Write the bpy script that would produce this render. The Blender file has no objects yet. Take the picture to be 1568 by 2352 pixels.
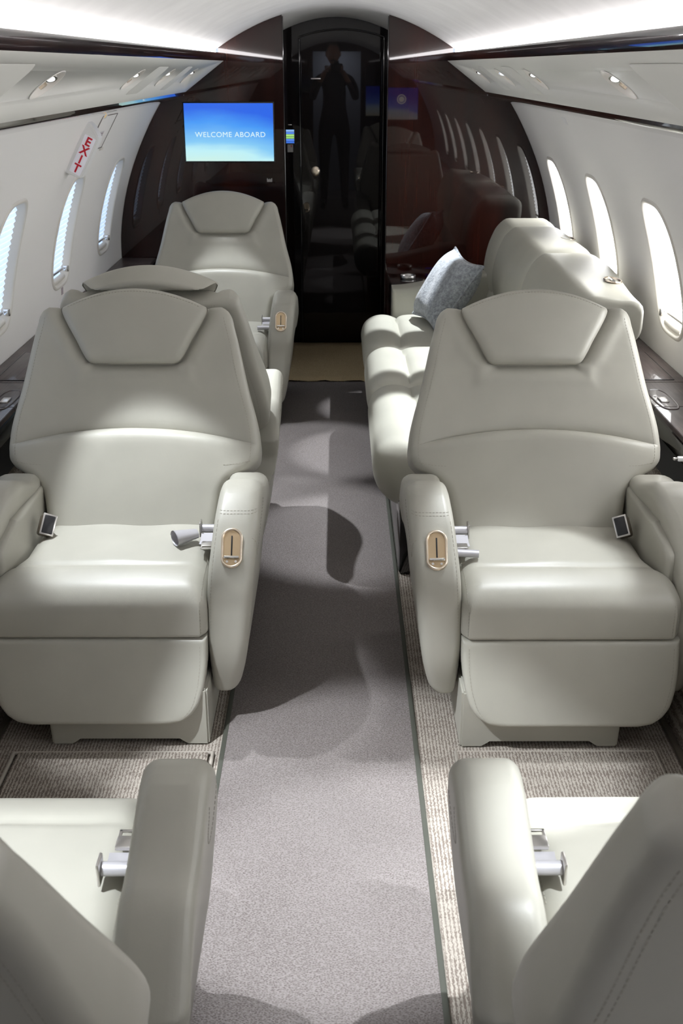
import bpy, bmesh, math, random
import numpy as np
from mathutils import Vector, Matrix
from mathutils.bvhtree import BVHTree
random.seed(4)
SC = bpy.context.scene
COL = SC.collection
# ---------------------------------------------------------------- camera, world, exposure
F, PITCH, YAW = 2531.0, math.radians(22.03), math.radians(0.19)
cd = bpy.data.cameras.new('camera')
cd.sensor_fit = 'VERTICAL'; cd.sensor_height = 22.3; cd.lens = 22.3*F/2352
cd.dof.use_dof = True; cd.dof.focus_distance = 3.1; cd.dof.aperture_fstop = 6.3
cam = bpy.data.objects.new('camera', cd); COL.objects.link(cam)
cam.location = (0.01, 0, 1.58); cam.rotation_euler = (math.pi/2-PITCH, 0, -YAW)
cd.clip_start = 0.05
SC.camera = cam
w = bpy.data.worlds.new('world'); SC.world = w; w.use_nodes = True
w.node_tree.nodes['Background'].inputs[0].default_value = (.75, .86, 1, 1)
w.node_tree.nodes['Background'].inputs[1].default_value = 1.0
SC.view_settings.view_transform = 'Standard'; SC.view_settings.look = 'None'
SC.view_settings.exposure = 0.0; SC.view_settings.gamma = 1.0
SC.cycles.max_bounces = 10; SC.cycles.diffuse_bounces = 5; SC.cycles.glossy_bounces = 4
SC.cycles.sample_clamp_indirect = 6
COVE_E, WIN_R, WIN_L, SPOT_E = 21.0, 9.0, .85, 58.0

# ---------------------------------------------------------------- helpers
def prop(o, label=None, cat=None, group=None, kind=None):
    if label: o['label'] = label
    if cat: o['category'] = cat
    if group: o['group'] = group
    if kind: o['kind'] = kind
    return o
def mesh(name, V, Fc, mat=None, sharp=35):
    me = bpy.data.meshes.new(name)
    me.from_pydata([tuple(map(float, v)) for v in V], [], [tuple(int(i) for i in f) for f in Fc]); me.validate()
    bm = bmesh.new(); bm.from_mesh(me); bmesh.ops.recalc_face_normals(bm, faces=bm.faces); bm.to_mesh(me); bm.free()
    fin(me, mat, sharp); return me
def fin(me, mat, sharp=35):
    if mat: me.materials.append(mat)
    me.polygons.foreach_set('use_smooth', [True]*len(me.polygons))
    if sharp < 180: me.set_sharp_from_angle(angle=math.radians(sharp))
    me.update()
def ob(name, me, parent=None, loc=None, rot=None):
    o = bpy.data.objects.new(name, me); COL.objects.link(o)
    if parent: o.parent = parent
    if loc is not None: o.location = loc
    if rot is not None: o.rotation_euler = rot
    return o
def empty(name, loc, rz=0):
    o = bpy.data.objects.new(name, None); COL.objects.link(o); o.location = loc; o.rotation_euler = (0, 0, rz)
    o.empty_display_size = .05; return o
def bmdone(bm, name, mat, sharp=35):
    me = bpy.data.meshes.new(name); bmesh.ops.recalc_face_normals(bm, faces=bm.faces); bm.to_mesh(me); bm.free(); fin(me, mat, sharp); return me
def add_box(bm, c, s, rot=None, bev=0.0, seg=2):
    m = Matrix.Translation(c) @ (rot.to_4x4() if rot else Matrix()) @ Matrix.Diagonal((s[0], s[1], s[2], 1))
    r = bmesh.ops.create_cube(bm, size=1, matrix=m)
    if bev:
        es = list({e for v in r['verts'] for e in v.link_edges})
        bmesh.ops.bevel(bm, geom=es, offset=bev, segments=seg, affect='EDGES', profile=.5)
def box_me(name, c, s, mat, bev=0.0, rot=None, seg=2):
    bm = bmesh.new(); add_box(bm, Vector(c), s, rot, bev, seg); return bmdone(bm, name, mat)
def add_cyl(bm, p0, p1, r, r2=None, n=20, caps=True):
    p0, p1 = Vector(p0), Vector(p1); d = p1-p0
    m = Matrix.Translation((p0+p1)/2) @ d.to_track_quat('Z', 'Y').to_matrix().to_4x4()
    bmesh.ops.create_cone(bm, cap_ends=caps, segments=n, radius1=r, radius2=r if r2 is None else r2, depth=d.length, matrix=m)
def cyl_me(name, p0, p1, r, mat, r2=None, n=20):
    bm = bmesh.new(); add_cyl(bm, p0, p1, r, r2, n); return bmdone(bm, name, mat)
def tube_me(name, pts, r, mat, n=8, closed=False, flat=1.0):
    pts = [Vector(p) for p in pts]; N = len(pts); V = []; Fc = []
    up = None
    for i, p in enumerate(pts):
        a = pts[(i-1) % N] if (closed or i > 0) else p; b = pts[(i+1) % N] if (closed or i < N-1) else p
        t = (b-a).normalized()
        if up is None: up = t.orthogonal().normalized()
        up = (up-t*up.dot(t)).normalized(); s = t.cross(up)
        for k in range(n):
            th = 2*math.pi*k/n; V.append(p+up*math.cos(th)*r+s*math.sin(th)*r*flat)
    for i in range(N if closed else N-1):
        for k in range(n):
            Fc.append((i*n+k, i*n+(k+1) % n, ((i+1) % N)*n+(k+1) % n, ((i+1) % N)*n+k))
    if not closed: Fc += [tuple(range(n)), tuple((N-1)*n+k for k in range(n))]
    return mesh(name, V, Fc, mat, 60)
def itp(x, xs, ys): return float(np.interp(x, xs, ys))
def sm(x, a, b):
    t = np.clip((x-a)/(b-a), 0, 1); return t*t*(3-2*t)
def spl(xs, ys):
    """smooth monotone-ish interpolation (cubic hermite, finite differences)"""
    xs = np.array(xs, float); ys = np.array(ys, float); m = np.gradient(ys, xs)
    for i in range(len(xs)-1):
        if ys[i] == ys[i+1]: m[i] = m[i+1] = 0
    def f(x):
        x = np.clip(x, xs[0], xs[-1]); i = np.clip(np.searchsorted(xs, x)-1, 0, len(xs)-2)
        h = xs[i+1]-xs[i]; t = (x-xs[i])/h
        return (2*t**3-3*t**2+1)*ys[i]+(t**3-2*t**2+t)*h*m[i]+(-2*t**3+3*t**2)*ys[i+1]+(t**3-t**2)*h*m[i+1]
    return f
def slab(fL, fR, s0, s1, front, back, r, rb, fmap, ns=30, nt=24, arc=None, extra=(), flip=False, hook=None, nr=6):
    """padded panel: outline given row by row (fL(s), fR(s)), rounded front edge r and rear edge rb"""
    th = np.linspace(0, math.pi/2, nr); dd = 1-np.cos(th)
    R = max(r, rb)
    S = np.concatenate([s0+R*dd, np.linspace(s0+R, s1-R, ns)[1:-1], s1-R*dd[::-1], np.array(extra)]); S = np.unique(np.round(S, 5))
    n_t = 2*nr+nt-2; M = len(S)
    A = np.zeros((M, n_t)); SS = np.zeros((M, n_t)); kdrop = None
    for i, s in enumerate(S):
        L, Rr = float(fL(s)), float(fR(s)); q = min(R, (Rr-L)*.45)
        A[i] = np.concatenate([L+q*dd, np.linspace(L+q, Rr-q, nt)[1:-1], Rr-q*dd[::-1]])
        t = (A[i]-(L+Rr)/2)/((Rr-L)/2)
        SS[i] = s+(arc(s)*(1-t*t) if arc else 0)
    bd = [(A[0, j], SS[0, j]) for j in range(n_t)]+[(A[i, -1], SS[i, -1]) for i in range(1, M)]+[(A[-1, j], SS[-1, j]) for j in range(n_t-2, -1, -1)]+[(A[i, 0], SS[i, 0]) for i in range(M-2, 0, -1)]
    P = np.stack([A.ravel(), SS.ravel()], 1); B0 = np.array(bd); B1 = np.roll(B0, -1, 0)
    D = np.full(len(P), 1e9)
    for p0, p1 in zip(B0, B1):
        d = p1-p0; L2 = d@d
        if L2 < 1e-14: continue
        t = np.clip(((P-p0)@d)/L2, 0, 1); q = p0+t[:, None]*d
        D = np.minimum(D, np.hypot(*(P-q).T))
    D = D.reshape(M, n_t)
    def rnd(d, rr): return rr-np.sqrt(np.maximum(0, rr*rr-np.maximum(0, rr-d)**2))
    FV, BV = np.zeros((M, n_t)), np.zeros((M, n_t))
    for i in range(M):
        for j in range(n_t):
            FV[i, j] = front(A[i, j], SS[i, j])-rnd(D[i, j], r); BV[i, j] = back(A[i, j], SS[i, j])+rnd(D[i, j], rb)
    V = [fmap(A[i, j], SS[i, j], FV[i, j]) for i in range(M) for j in range(n_t)]
    nb = len(V); V += [fmap(A[i, j], SS[i, j], BV[i, j]) for i in range(M) for j in range(n_t)]
    Fc = []
    I = lambda i, j: i*n_t+j
    for i in range(M-1):
        for j in range(n_t-1):
            Fc.append((I(i, j), I(i, j+1), I(i+1, j+1), I(i+1, j))); Fc.append((nb+I(i, j), nb+I(i+1, j), nb+I(i+1, j+1), nb+I(i, j+1)))
    ring = [I(0, j) for j in range(n_t)]+[I(i, n_t-1) for i in range(1, M)]+[I(M-1, j) for j in range(n_t-2, -1, -1)]+[I(i, 0) for i in range(M-2, 0, -1)]
    for a, b in zip(ring, ring[1:]+ring[:1]): Fc.append((a, nb+a, nb+b, b))
    return V, Fc
def stitches(name, me, rays, mat, gap=.0085, ln=.0052, r=.00075, lift=.0002):
    """short thread dashes laid on a mesh; rays = list of (polyline of origins, direction)"""
    tree = BVHTree.FromPolygons([v.co[:] for v in me.vertices], [p.vertices[:] for p in me.polygons])
    bm = bmesh.new()
    for pts, d in rays:
        pts = [Vector(p) for p in pts]; seg = []
        acc = 0.0; nxt = 0.0
        samp = []
        for a, b in zip(pts, pts[1:]):
            L = (b-a).length
            while nxt <= acc+L and L > 0:
                samp.append((a+(b-a)*((nxt-acc)/L), (b-a).normalized())); nxt += gap
            acc += L
        for p, t in samp:
            h0 = tree.ray_cast(p-t*ln/2, Vector(d)); h1 = tree.ray_cast(p+t*ln/2, Vector(d))
            if h0[0] is None or h1[0] is None or (h0[0]-h1[0]).length > ln*2.2 or (h0[0]-h1[0]).length < 1e-5: continue
            c = (h0[0]+h1[0])/2+h0[1]*(lift if h0[1].dot(Vector(d)) < 0 else -lift); x = (h1[0]-h0[0]); n = h0[1]
            rot = Matrix((x.normalized(), n.cross(x).normalized(), n)).transposed()
            add_box(bm, c, (x.length, r*2, r*1.4), rot)
    me = bmdone(bm, name, mat); return me
def poly_prism(name, pts, d0, d1, mat, axis='y', bev=0.0):
    bm = bmesh.new(); mp = {'y': lambda p, d: (p[0], d, p[1]), 'z': lambda p, d: (p[0], p[1], d), 'x': lambda p, d: (d, p[0], p[1])}[axis]
    a = [bm.verts.new(mp(p, d0)) for p in pts]; b = [bm.verts.new(mp(p, d1)) for p in pts]
    bm.faces.new(a); bm.faces.new(b[::-1]); n = len(pts)
    for i in range(n): bm.faces.new((a[i], b[i], b[(i+1) % n], a[(i+1) % n]))
    if bev: bmesh.ops.bevel(bm, geom=list(bm.edges), offset=bev, segments=2, affect='EDGES', clamp_overlap=True)
    return bmdone(bm, name, mat)
def text_me(name, body, size, mat, extrude=.0006, bold=0.0, sx=1.0, spacing=1.0, line=1.0):
    cu = bpy.data.curves.new(name, 'FONT'); cu.body = body; cu.size = size; cu.extrude = extrude; cu.offset = bold
    cu.align_x = 'CENTER'; cu.align_y = 'CENTER'; cu.space_character = spacing; cu.space_line = line
    o = bpy.data.objects.new(name, cu); COL.objects.link(o)
    me = bpy.data.meshes.new_from_object(o.evaluated_get(bpy.context.evaluated_depsgraph_get())); bpy.data.objects.remove(o)
    me.name = name; me.transform(Matrix.Diagonal((sx, 1, 1, 1))); me.materials.clear(); me.materials.append(mat); return me

# ---------------------------------------------------------------- materials
def new_mat(name):
    m = bpy.data.materials.new(name); m.use_nodes = True; nt = m.node_tree; return m, nt, nt.nodes['Principled BSDF']
def N(nt, t, **k):
    n = nt.nodes.new(t)
    for a, b in k.items():
        if a in n.inputs.keys(): n.inputs[a].default_value = b
        else: setattr(n, a, b)
    return n
def simple(name, col, rough=.5, metal=0, coat=0, spec=.5, emit=None, es=0, coatr=.03):
    m, nt, b = new_mat(name); b.inputs['Base Color'].default_value = (*col, 1); b.inputs['Roughness'].default_value = rough
    b.inputs['Metallic'].default_value = metal; b.inputs['Coat Weight'].default_value = coat; b.inputs['Specular IOR Level'].default_value = spec
    b.inputs['Coat Roughness'].default_value = coatr
    if emit: b.inputs['Emission Color'].default_value = (*emit, 1); b.inputs['Emission Strength'].default_value = es
    return m
def ramp(nt, src, stops):
    r = N(nt, 'ShaderNodeValToRGB'); e = r.color_ramp.elements
    while len(e) < len(stops): e.new(.5)
    for k, (p, c) in enumerate(stops): e[k].position = p; e[k].color = (*c, 1)
    nt.links.new(src, r.inputs[0]); return r.outputs[0]
def coords(nt, scale=(1, 1, 1), kind='Object', rot=(0, 0, 0)):
    t = N(nt, 'ShaderNodeTexCoord'); m = N(nt, 'ShaderNodeMapping'); m.inputs['Scale'].default_value = scale; m.inputs['Rotation'].default_value = rot
    nt.links.new(t.outputs[kind], m.inputs[0]); return m.outputs[0]
def bump(nt, b, h, strength, dist, prev=None):
    n = N(nt, 'ShaderNodeBump'); n.inputs['Strength'].default_value = strength; n.inputs['Distance'].default_value = dist
    nt.links.new(h, n.inputs['Height'])
    if prev: nt.links.new(prev, n.inputs['Normal'])
    nt.links.new(n.outputs[0], b.inputs['Normal']); return n.outputs[0]
def leather(name, col, rough=.41):
    m, nt, b = new_mat(name)
    v = N(nt, 'ShaderNodeTexVoronoi', Scale=420.0); nt.links.new(coords(nt), v.inputs['Vector'])
    n = N(nt, 'ShaderNodeTexNoise', Scale=7.0, Detail=4.0, Roughness=.5); nt.links.new(coords(nt), n.inputs['Vector'])
    c = ramp(nt, n.outputs[0], [(.3, tuple(x*.95 for x in col)), (.7, tuple(x*1.04 for x in col))])
    nt.links.new(c, b.inputs['Base Color'])
    rr = N(nt, 'ShaderNodeMapRange'); nt.links.new(n.outputs[0], rr.inputs[0]); rr.inputs[3].default_value = rough-.04; rr.inputs[4].default_value = rough+.06
    nt.links.new(rr.outputs[0], b.inputs['Roughness'])
    p = bump(nt, b, v.outputs['Distance'], .10, .0004); bump(nt, b, n.outputs[0], .25, .004, p)
    b.inputs['Specular IOR Level'].default_value = .5
    return m
def wood(name, dark, light, grain=(60, 60, 1.2), coat=1.0, rough=.25):
    m, nt, b = new_mat(name)
    n = N(nt, 'ShaderNodeTexNoise', Scale=3.0, Detail=8.0, Roughness=.65); nt.links.new(coords(nt, grain), n.inputs['Vector'])
    n2 = N(nt, 'ShaderNodeTexNoise', Scale=1.6, Detail=3.0); nt.links.new(coords(nt, (6, 6, .5)), n2.inputs['Vector'])
    mx = N(nt, 'ShaderNodeMath', operation='MULTIPLY'); nt.links.new(n.outputs[0], mx.inputs[0]); nt.links.new(n2.outputs[0], mx.inputs[1])
    nt.links.new(ramp(nt, mx.outputs[0], [(.14, dark), (.42, light)]), b.inputs['Base Color'])
    b.inputs['Roughness'].default_value = rough; b.inputs['Coat Weight'].default_value = coat; b.inputs['Coat Roughness'].default_value = .015
    b.inputs['Specular IOR Level'].default_value = .1
    return m
LEATHER = leather('cream_leather', (.412, .40, .348))
LEATHER_SOFA = leather('sofa_leather', (.465, .455, .39))
THREAD = simple('thread', (.36, .34, .29), .7)
WOOD = wood('gloss_rosewood', (.005, .0017, .0013), (.042, .0095, .0058))
WOOD_DOOR = wood('gloss_dark_door', (.002, .0009, .0008), (.007, .0026, .002), coat=.6)
BLACK_GLOSS = simple('black_gloss', (.006, .005, .005), .12, coat=1)
TRIM_GLOSS = wood('gloss_trim', (.008, .003, .0025), (.03, .009, .006), (1.2, 60, 60))
LEDGE_MAT = wood('satin_ledge', (.055, .042, .04), (.12, .093, .088), (60, 2, 60), coat=.35, rough=.4)
HEADLINER = leather('headliner', (.84, .835, .82), .75)
WALLMAT, nt, b = new_mat('wall_fabric')
b.inputs['Base Color'].default_value = (.88, .865, .85, 1); b.inputs['Roughness'].default_value = .7
n = N(nt, 'ShaderNodeTexNoise', Scale=160.0, Detail=3.0); nt.links.new(coords(nt), n.inputs['Vector']); bump(nt, b, n.outputs[0], .15, .0008)
PANELMAT = simple('panel_satin', (.70, .695, .655), .62)
IVORY = simple('ivory_plastic', (.74, .71, .66), .4)
WHITE = simple('white_plastic', (.86, .86, .86), .4)
CHROME = simple('chrome', (.75, .74, .72), .16, 1)
SILVER = simple('silver_belt', (.50, .49, .52), .38, .35)
SILVER_METAL = simple('brushed_silver', (.62, .60, .58), .3, 1)
BRASS = simple('champagne_metal', (.88, .76, .62), .28, 1)
BRASS_PLATE = simple('champagne_plate', (.60, .46, .30), .34, .95)
RUBBER = simple('black_plastic', (.012, .012, .014), .35)
DARK_PANEL = simple('dark_side_panel', (.035, .034, .033), .55)
RED = simple('red_letters', (.62, .01, .03), .5)
GREEN_TRIM = simple('olive_binding', (.052, .054, .042), .8)
STRIP_MAT = simple('strip_metal', (.16, .14, .11), .45, .5)
def carpet(name, c0, c1, scale, ribs=False):
    m, nt, b = new_mat(name)
    n = N(nt, 'ShaderNodeTexNoise', Scale=scale, Detail=3.0, Roughness=.6); nt.links.new(coords(nt, (1, 1.8, 1)), n.inputs['Vector'])
    v = N(nt, 'ShaderNodeTexVoronoi', Scale=scale*.9); nt.links.new(coords(nt, (1, 1.6, 1)), v.inputs['Vector'])
    big = N(nt, 'ShaderNodeTexNoise', Scale=2.2, Detail=3.0); nt.links.new(coords(nt), big.inputs['Vector'])
    if ribs:
        wv = N(nt, 'ShaderNodeTexWave', wave_type='BANDS', bands_direction='X', Scale=38.0, Distortion=5.0, Detail=3.0)
        wv.inputs['Detail Scale'].default_value = 9.0; nt.links.new(coords(nt, (1, .35, 1)), wv.inputs['Vector'])
        band = N(nt, 'ShaderNodeTexNoise', Scale=1.0, Detail=2.0); nt.links.new(coords(nt, (2.5, 26, 1)), band.inputs['Vector'])
        mm = N(nt, 'ShaderNodeMath', operation='MULTIPLY'); nt.links.new(n.outputs[0], mm.inputs[0]); nt.links.new(wv.outputs[1], mm.inputs[1])
        ad = N(nt, 'ShaderNodeMath', operation='MULTIPLY_ADD'); nt.links.new(band.outputs[0], ad.inputs[0]); ad.inputs[1].default_value = .5; nt.links.new(mm.outputs[0], ad.inputs[2])
        col = ramp(nt, ad.outputs[0], [(.28, c0), (.62, c1)]); h = mm.outputs[0]
    else:
        mm = N(nt, 'ShaderNodeMath', operation='MULTIPLY_ADD'); nt.links.new(v.outputs['Distance'], mm.inputs[0]); mm.inputs[1].default_value = .5; nt.links.new(n.outputs[0], mm.inputs[2])
        ad = N(nt, 'ShaderNodeMath', operation='MULTIPLY_ADD'); nt.links.new(big.outputs[0], ad.inputs[0]); ad.inputs[1].default_value = .25; nt.links.new(mm.outputs[0], ad.inputs[2])
        col = ramp(nt, ad.outputs[0], [(.55, c0), (1.0, c1)]); h = mm.outputs[0]
    nt.links.new(col, b.inputs['Base Color']); b.inputs['Roughness'].default_value = .95; b.inputs['Specular IOR Level'].default_value = .1
    bump(nt, b, h, .7, .003); return m
RUNNER = carpet('runner_carpet', (.098, .081, .075), (.225, .203, .196), 240)
SIDE_CARPET = carpet('ribbed_carpet', (.17, .14, .12), (.38, .345, .30), 150, True)
MATM = carpet('gold_mat', (.30, .22, .12), (.55, .44, .27), 240)
# display pictures (flat print on screens)
def screen_mat(name, stops, strength, axis='Z'):
    m, nt, b = new_mat(name); b.inputs['Base Color'].default_value = (0, 0, 0, 1); b.inputs['Roughness'].default_value = .15
    t = N(nt, 'ShaderNodeTexCoord'); s = N(nt, 'ShaderNodeSeparateXYZ'); nt.links.new(t.outputs['Generated'], s.inputs[0])
    x = N(nt, 'ShaderNodeMath', operation='SUBTRACT'); nt.links.new(s.outputs['X'], x.inputs[0]); x.inputs[1].default_value = .25
    p = N(nt, 'ShaderNodeMath', operation='MULTIPLY'); nt.links.new(x.outputs[0], p.inputs[0]); nt.links.new(x.outputs[0], p.inputs[1])
    n = N(nt, 'ShaderNodeTexNoise', Scale=2.0, Detail=2.0); nt.links.new(coords(nt, (1, 1, 3), 'Generated'), n.inputs['Vector'])
    a = N(nt, 'ShaderNodeMath', operation='MULTIPLY_ADD'); nt.links.new(p.outputs[0], a.inputs[0]); a.inputs[1].default_value = .35; nt.links.new(s.outputs[axis], a.inputs[2])
    a2 = N(nt, 'ShaderNodeMath', operation='MULTIPLY_ADD'); nt.links.new(n.outputs[0], a2.inputs[0]); a2.inputs[1].default_value = .16; nt.links.new(a.outputs[0], a2.inputs[2])
    nt.links.new(ramp(nt, a2.outputs[0], stops), b.inputs['Emission Color']); b.inputs['Emission Strength'].default_value = strength; return m
SCREEN = screen_mat('screen_sky', [(.06, (.62, .88, .80)), (.28, (.52, .87, .93)), (.42, (.24, .60, .92)), (.75, (.07, .33, .92)), (1.0, (.03, .14, .80))], 1.0)
SCREEN2 = screen_mat('screen_dusk', [(.1, (.55, .5, .42)), (.35, (.5, .6, .7)), (.55, (.12, .22, .8)), (.9, (.03, .05, .55))], 1.3)
TEXTW = simple('screen_letters', (.0, .0, .0), .4, emit=(.78, .98, 1), es=.95)
def emitter(name, col, s):
    m = bpy.data.materials.new(name); m.use_nodes = True; nt = m.node_tree; nt.nodes.clear()
    e = N(nt, 'ShaderNodeEmission'); e.inputs[0].default_value = (*col, 1); e.inputs[1].default_value = s
    o = N(nt, 'ShaderNodeOutputMaterial'); nt.links.new(e.outputs[0], o.inputs[0]); return m
COVE = emitter('cove_led', (1, .965, .98), COVE_E)
LENS = emitter('reading_lens', (.95, .97, 1), 30); LENS_SOFT = emitter('reading_lens_soft', (.95, .97, 1), 1.3)
def shade_mat(name, c0, c1, s):  # daylight behind the pleats put in as emission, alternate folds brighter
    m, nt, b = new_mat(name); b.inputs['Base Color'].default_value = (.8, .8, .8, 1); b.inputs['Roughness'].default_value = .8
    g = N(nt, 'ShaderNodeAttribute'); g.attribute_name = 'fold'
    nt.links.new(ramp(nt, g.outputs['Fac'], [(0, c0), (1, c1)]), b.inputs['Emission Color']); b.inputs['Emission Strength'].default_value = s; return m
SHADE_L = shade_mat('shade_glow_blue', (.40, .62, .98), (.78, .92, 1.15), WIN_L)
SHADE_R = shade_mat('shade_glow_white', (.9, .92, .95), (1, 1, 1), WIN_R)
PANE = bpy.data.materials.new('window_pane'); PANE.use_nodes = True; nt = PANE.node_tree; nt.nodes.clear()
tr = N(nt, 'ShaderNodeBsdfTransparent'); gl = N(nt, 'ShaderNodeBsdfGlossy'); gl.inputs['Roughness'].default_value = .03
fr = N(nt, 'ShaderNodeValue'); fr.outputs[0].default_value = .05; mx = N(nt, 'ShaderNodeMixShader'); o_ = N(nt, 'ShaderNodeOutputMaterial')
nt.links.new(fr.outputs[0], mx.inputs[0]); nt.links.new(tr.outputs[0], mx.inputs[1]); nt.links.new(gl.outputs[0], mx.inputs[2]); nt.links.new(mx.outputs[0], o_.inputs[0])

# ---------------------------------------------------------------- cabin shell
Y0, YB, YD = -1.6, 6.1, 6.65        # forward partition, aft bulkhead, lavatory door
def strip_along_y(name, prof, y0, y1, mat, th=0.0, ny=2, sharp=40, kind='structure', parent=None):
    ys = np.linspace(y0, y1, ny); V = [(x, y, z) for y in ys for x, z in prof]; n = len(prof); Fc = []
    for i in range(ny-1):
        for j in range(n-1): Fc.append((i*n+j, i*n+j+1, (i+1)*n+j+1, (i+1)*n+j))
    me = mesh(name, V, Fc, mat, sharp); o = ob(name, me, parent)
    if th:
        md = o.modifiers.new('s', 'SOLIDIFY'); md.thickness = th; md.offset = 0
    if kind and not parent: o['kind'] = kind
    return o
# floor
fl = ob('floor', box_me('floor', (0, 2.525, -.03), (1.9, 8.35, .06), SIDE_CARPET)); prop(fl, kind='structure', label='ribbed beige side carpet of the cabin floor')
# arched ceiling
cp = [(x, 1.862-.54*x*x) for x in np.linspace(-.602, .602, 41)]
c = strip_along_y('ceiling', cp, Y0, YB+.02, HEADLINER, .0, 2, 60); prop(c, label='smooth white arched ceiling between the light coves')
# dropped ceiling aft of the bulkhead
V = []; xs = np.linspace(-.30, .30, 21)
for k in range(9):
    t = k/8; y = YB-.01+(YD-YB+.03)*t
    for x in xs: V.append((x, y, (1.862-.54*x*x)*(1-sm(t, .0, 1.))+(1.832-.78*x*x)*sm(t, .0, 1.)))
Fc = [(i*21+j, i*21+j+1, (i+1)*21+j+1, (i+1)*21+j) for i in range(8) for j in range(20)]
o = ob('ceiling_aft', mesh('ceiling_aft', V, Fc, HEADLINER, 60)); prop(o, kind='structure', label='curved ceiling piece above the lavatory door')
# wall profile z -> x
WZ = [.30, .45, .60, .735, .87, 1.05, 1.235, 1.41, 1.46]; WX = [1.165, 1.17, 1.1695, 1.163, 1.141, 1.089, 1.008, .905, .868]
wprof = spl(WZ, WX)
WIN_Y = [.09, 1.01, 1.93, 2.85, 3.77, 4.69, 5.61]
WIN_C, WIN_H, WIN_W = .939, .218, .162
def wn(z):
    d = (wprof(z+.01)-wprof(z-.01))/.02; n = Vector((-1, 0, d)); return n.normalized()   # inward normal for +x wall
def wmap(side, y, z, w):
    n = wn(z); return (side*(wprof(z)+n.x*w), y, z+n.z*w)
def win_outline(k, off=0.0, n=56):
    th = 2*math.pi*k/n; c_, s_ = math.cos(th), math.sin(th); e = 2/3.6
    hw = (WIN_W+off)*(1-.07*max(0, s_)); return hw*math.copysign(abs(c_)**e, c_), (WIN_H+off)*math.copysign(abs(s_)**e, s_)
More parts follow.
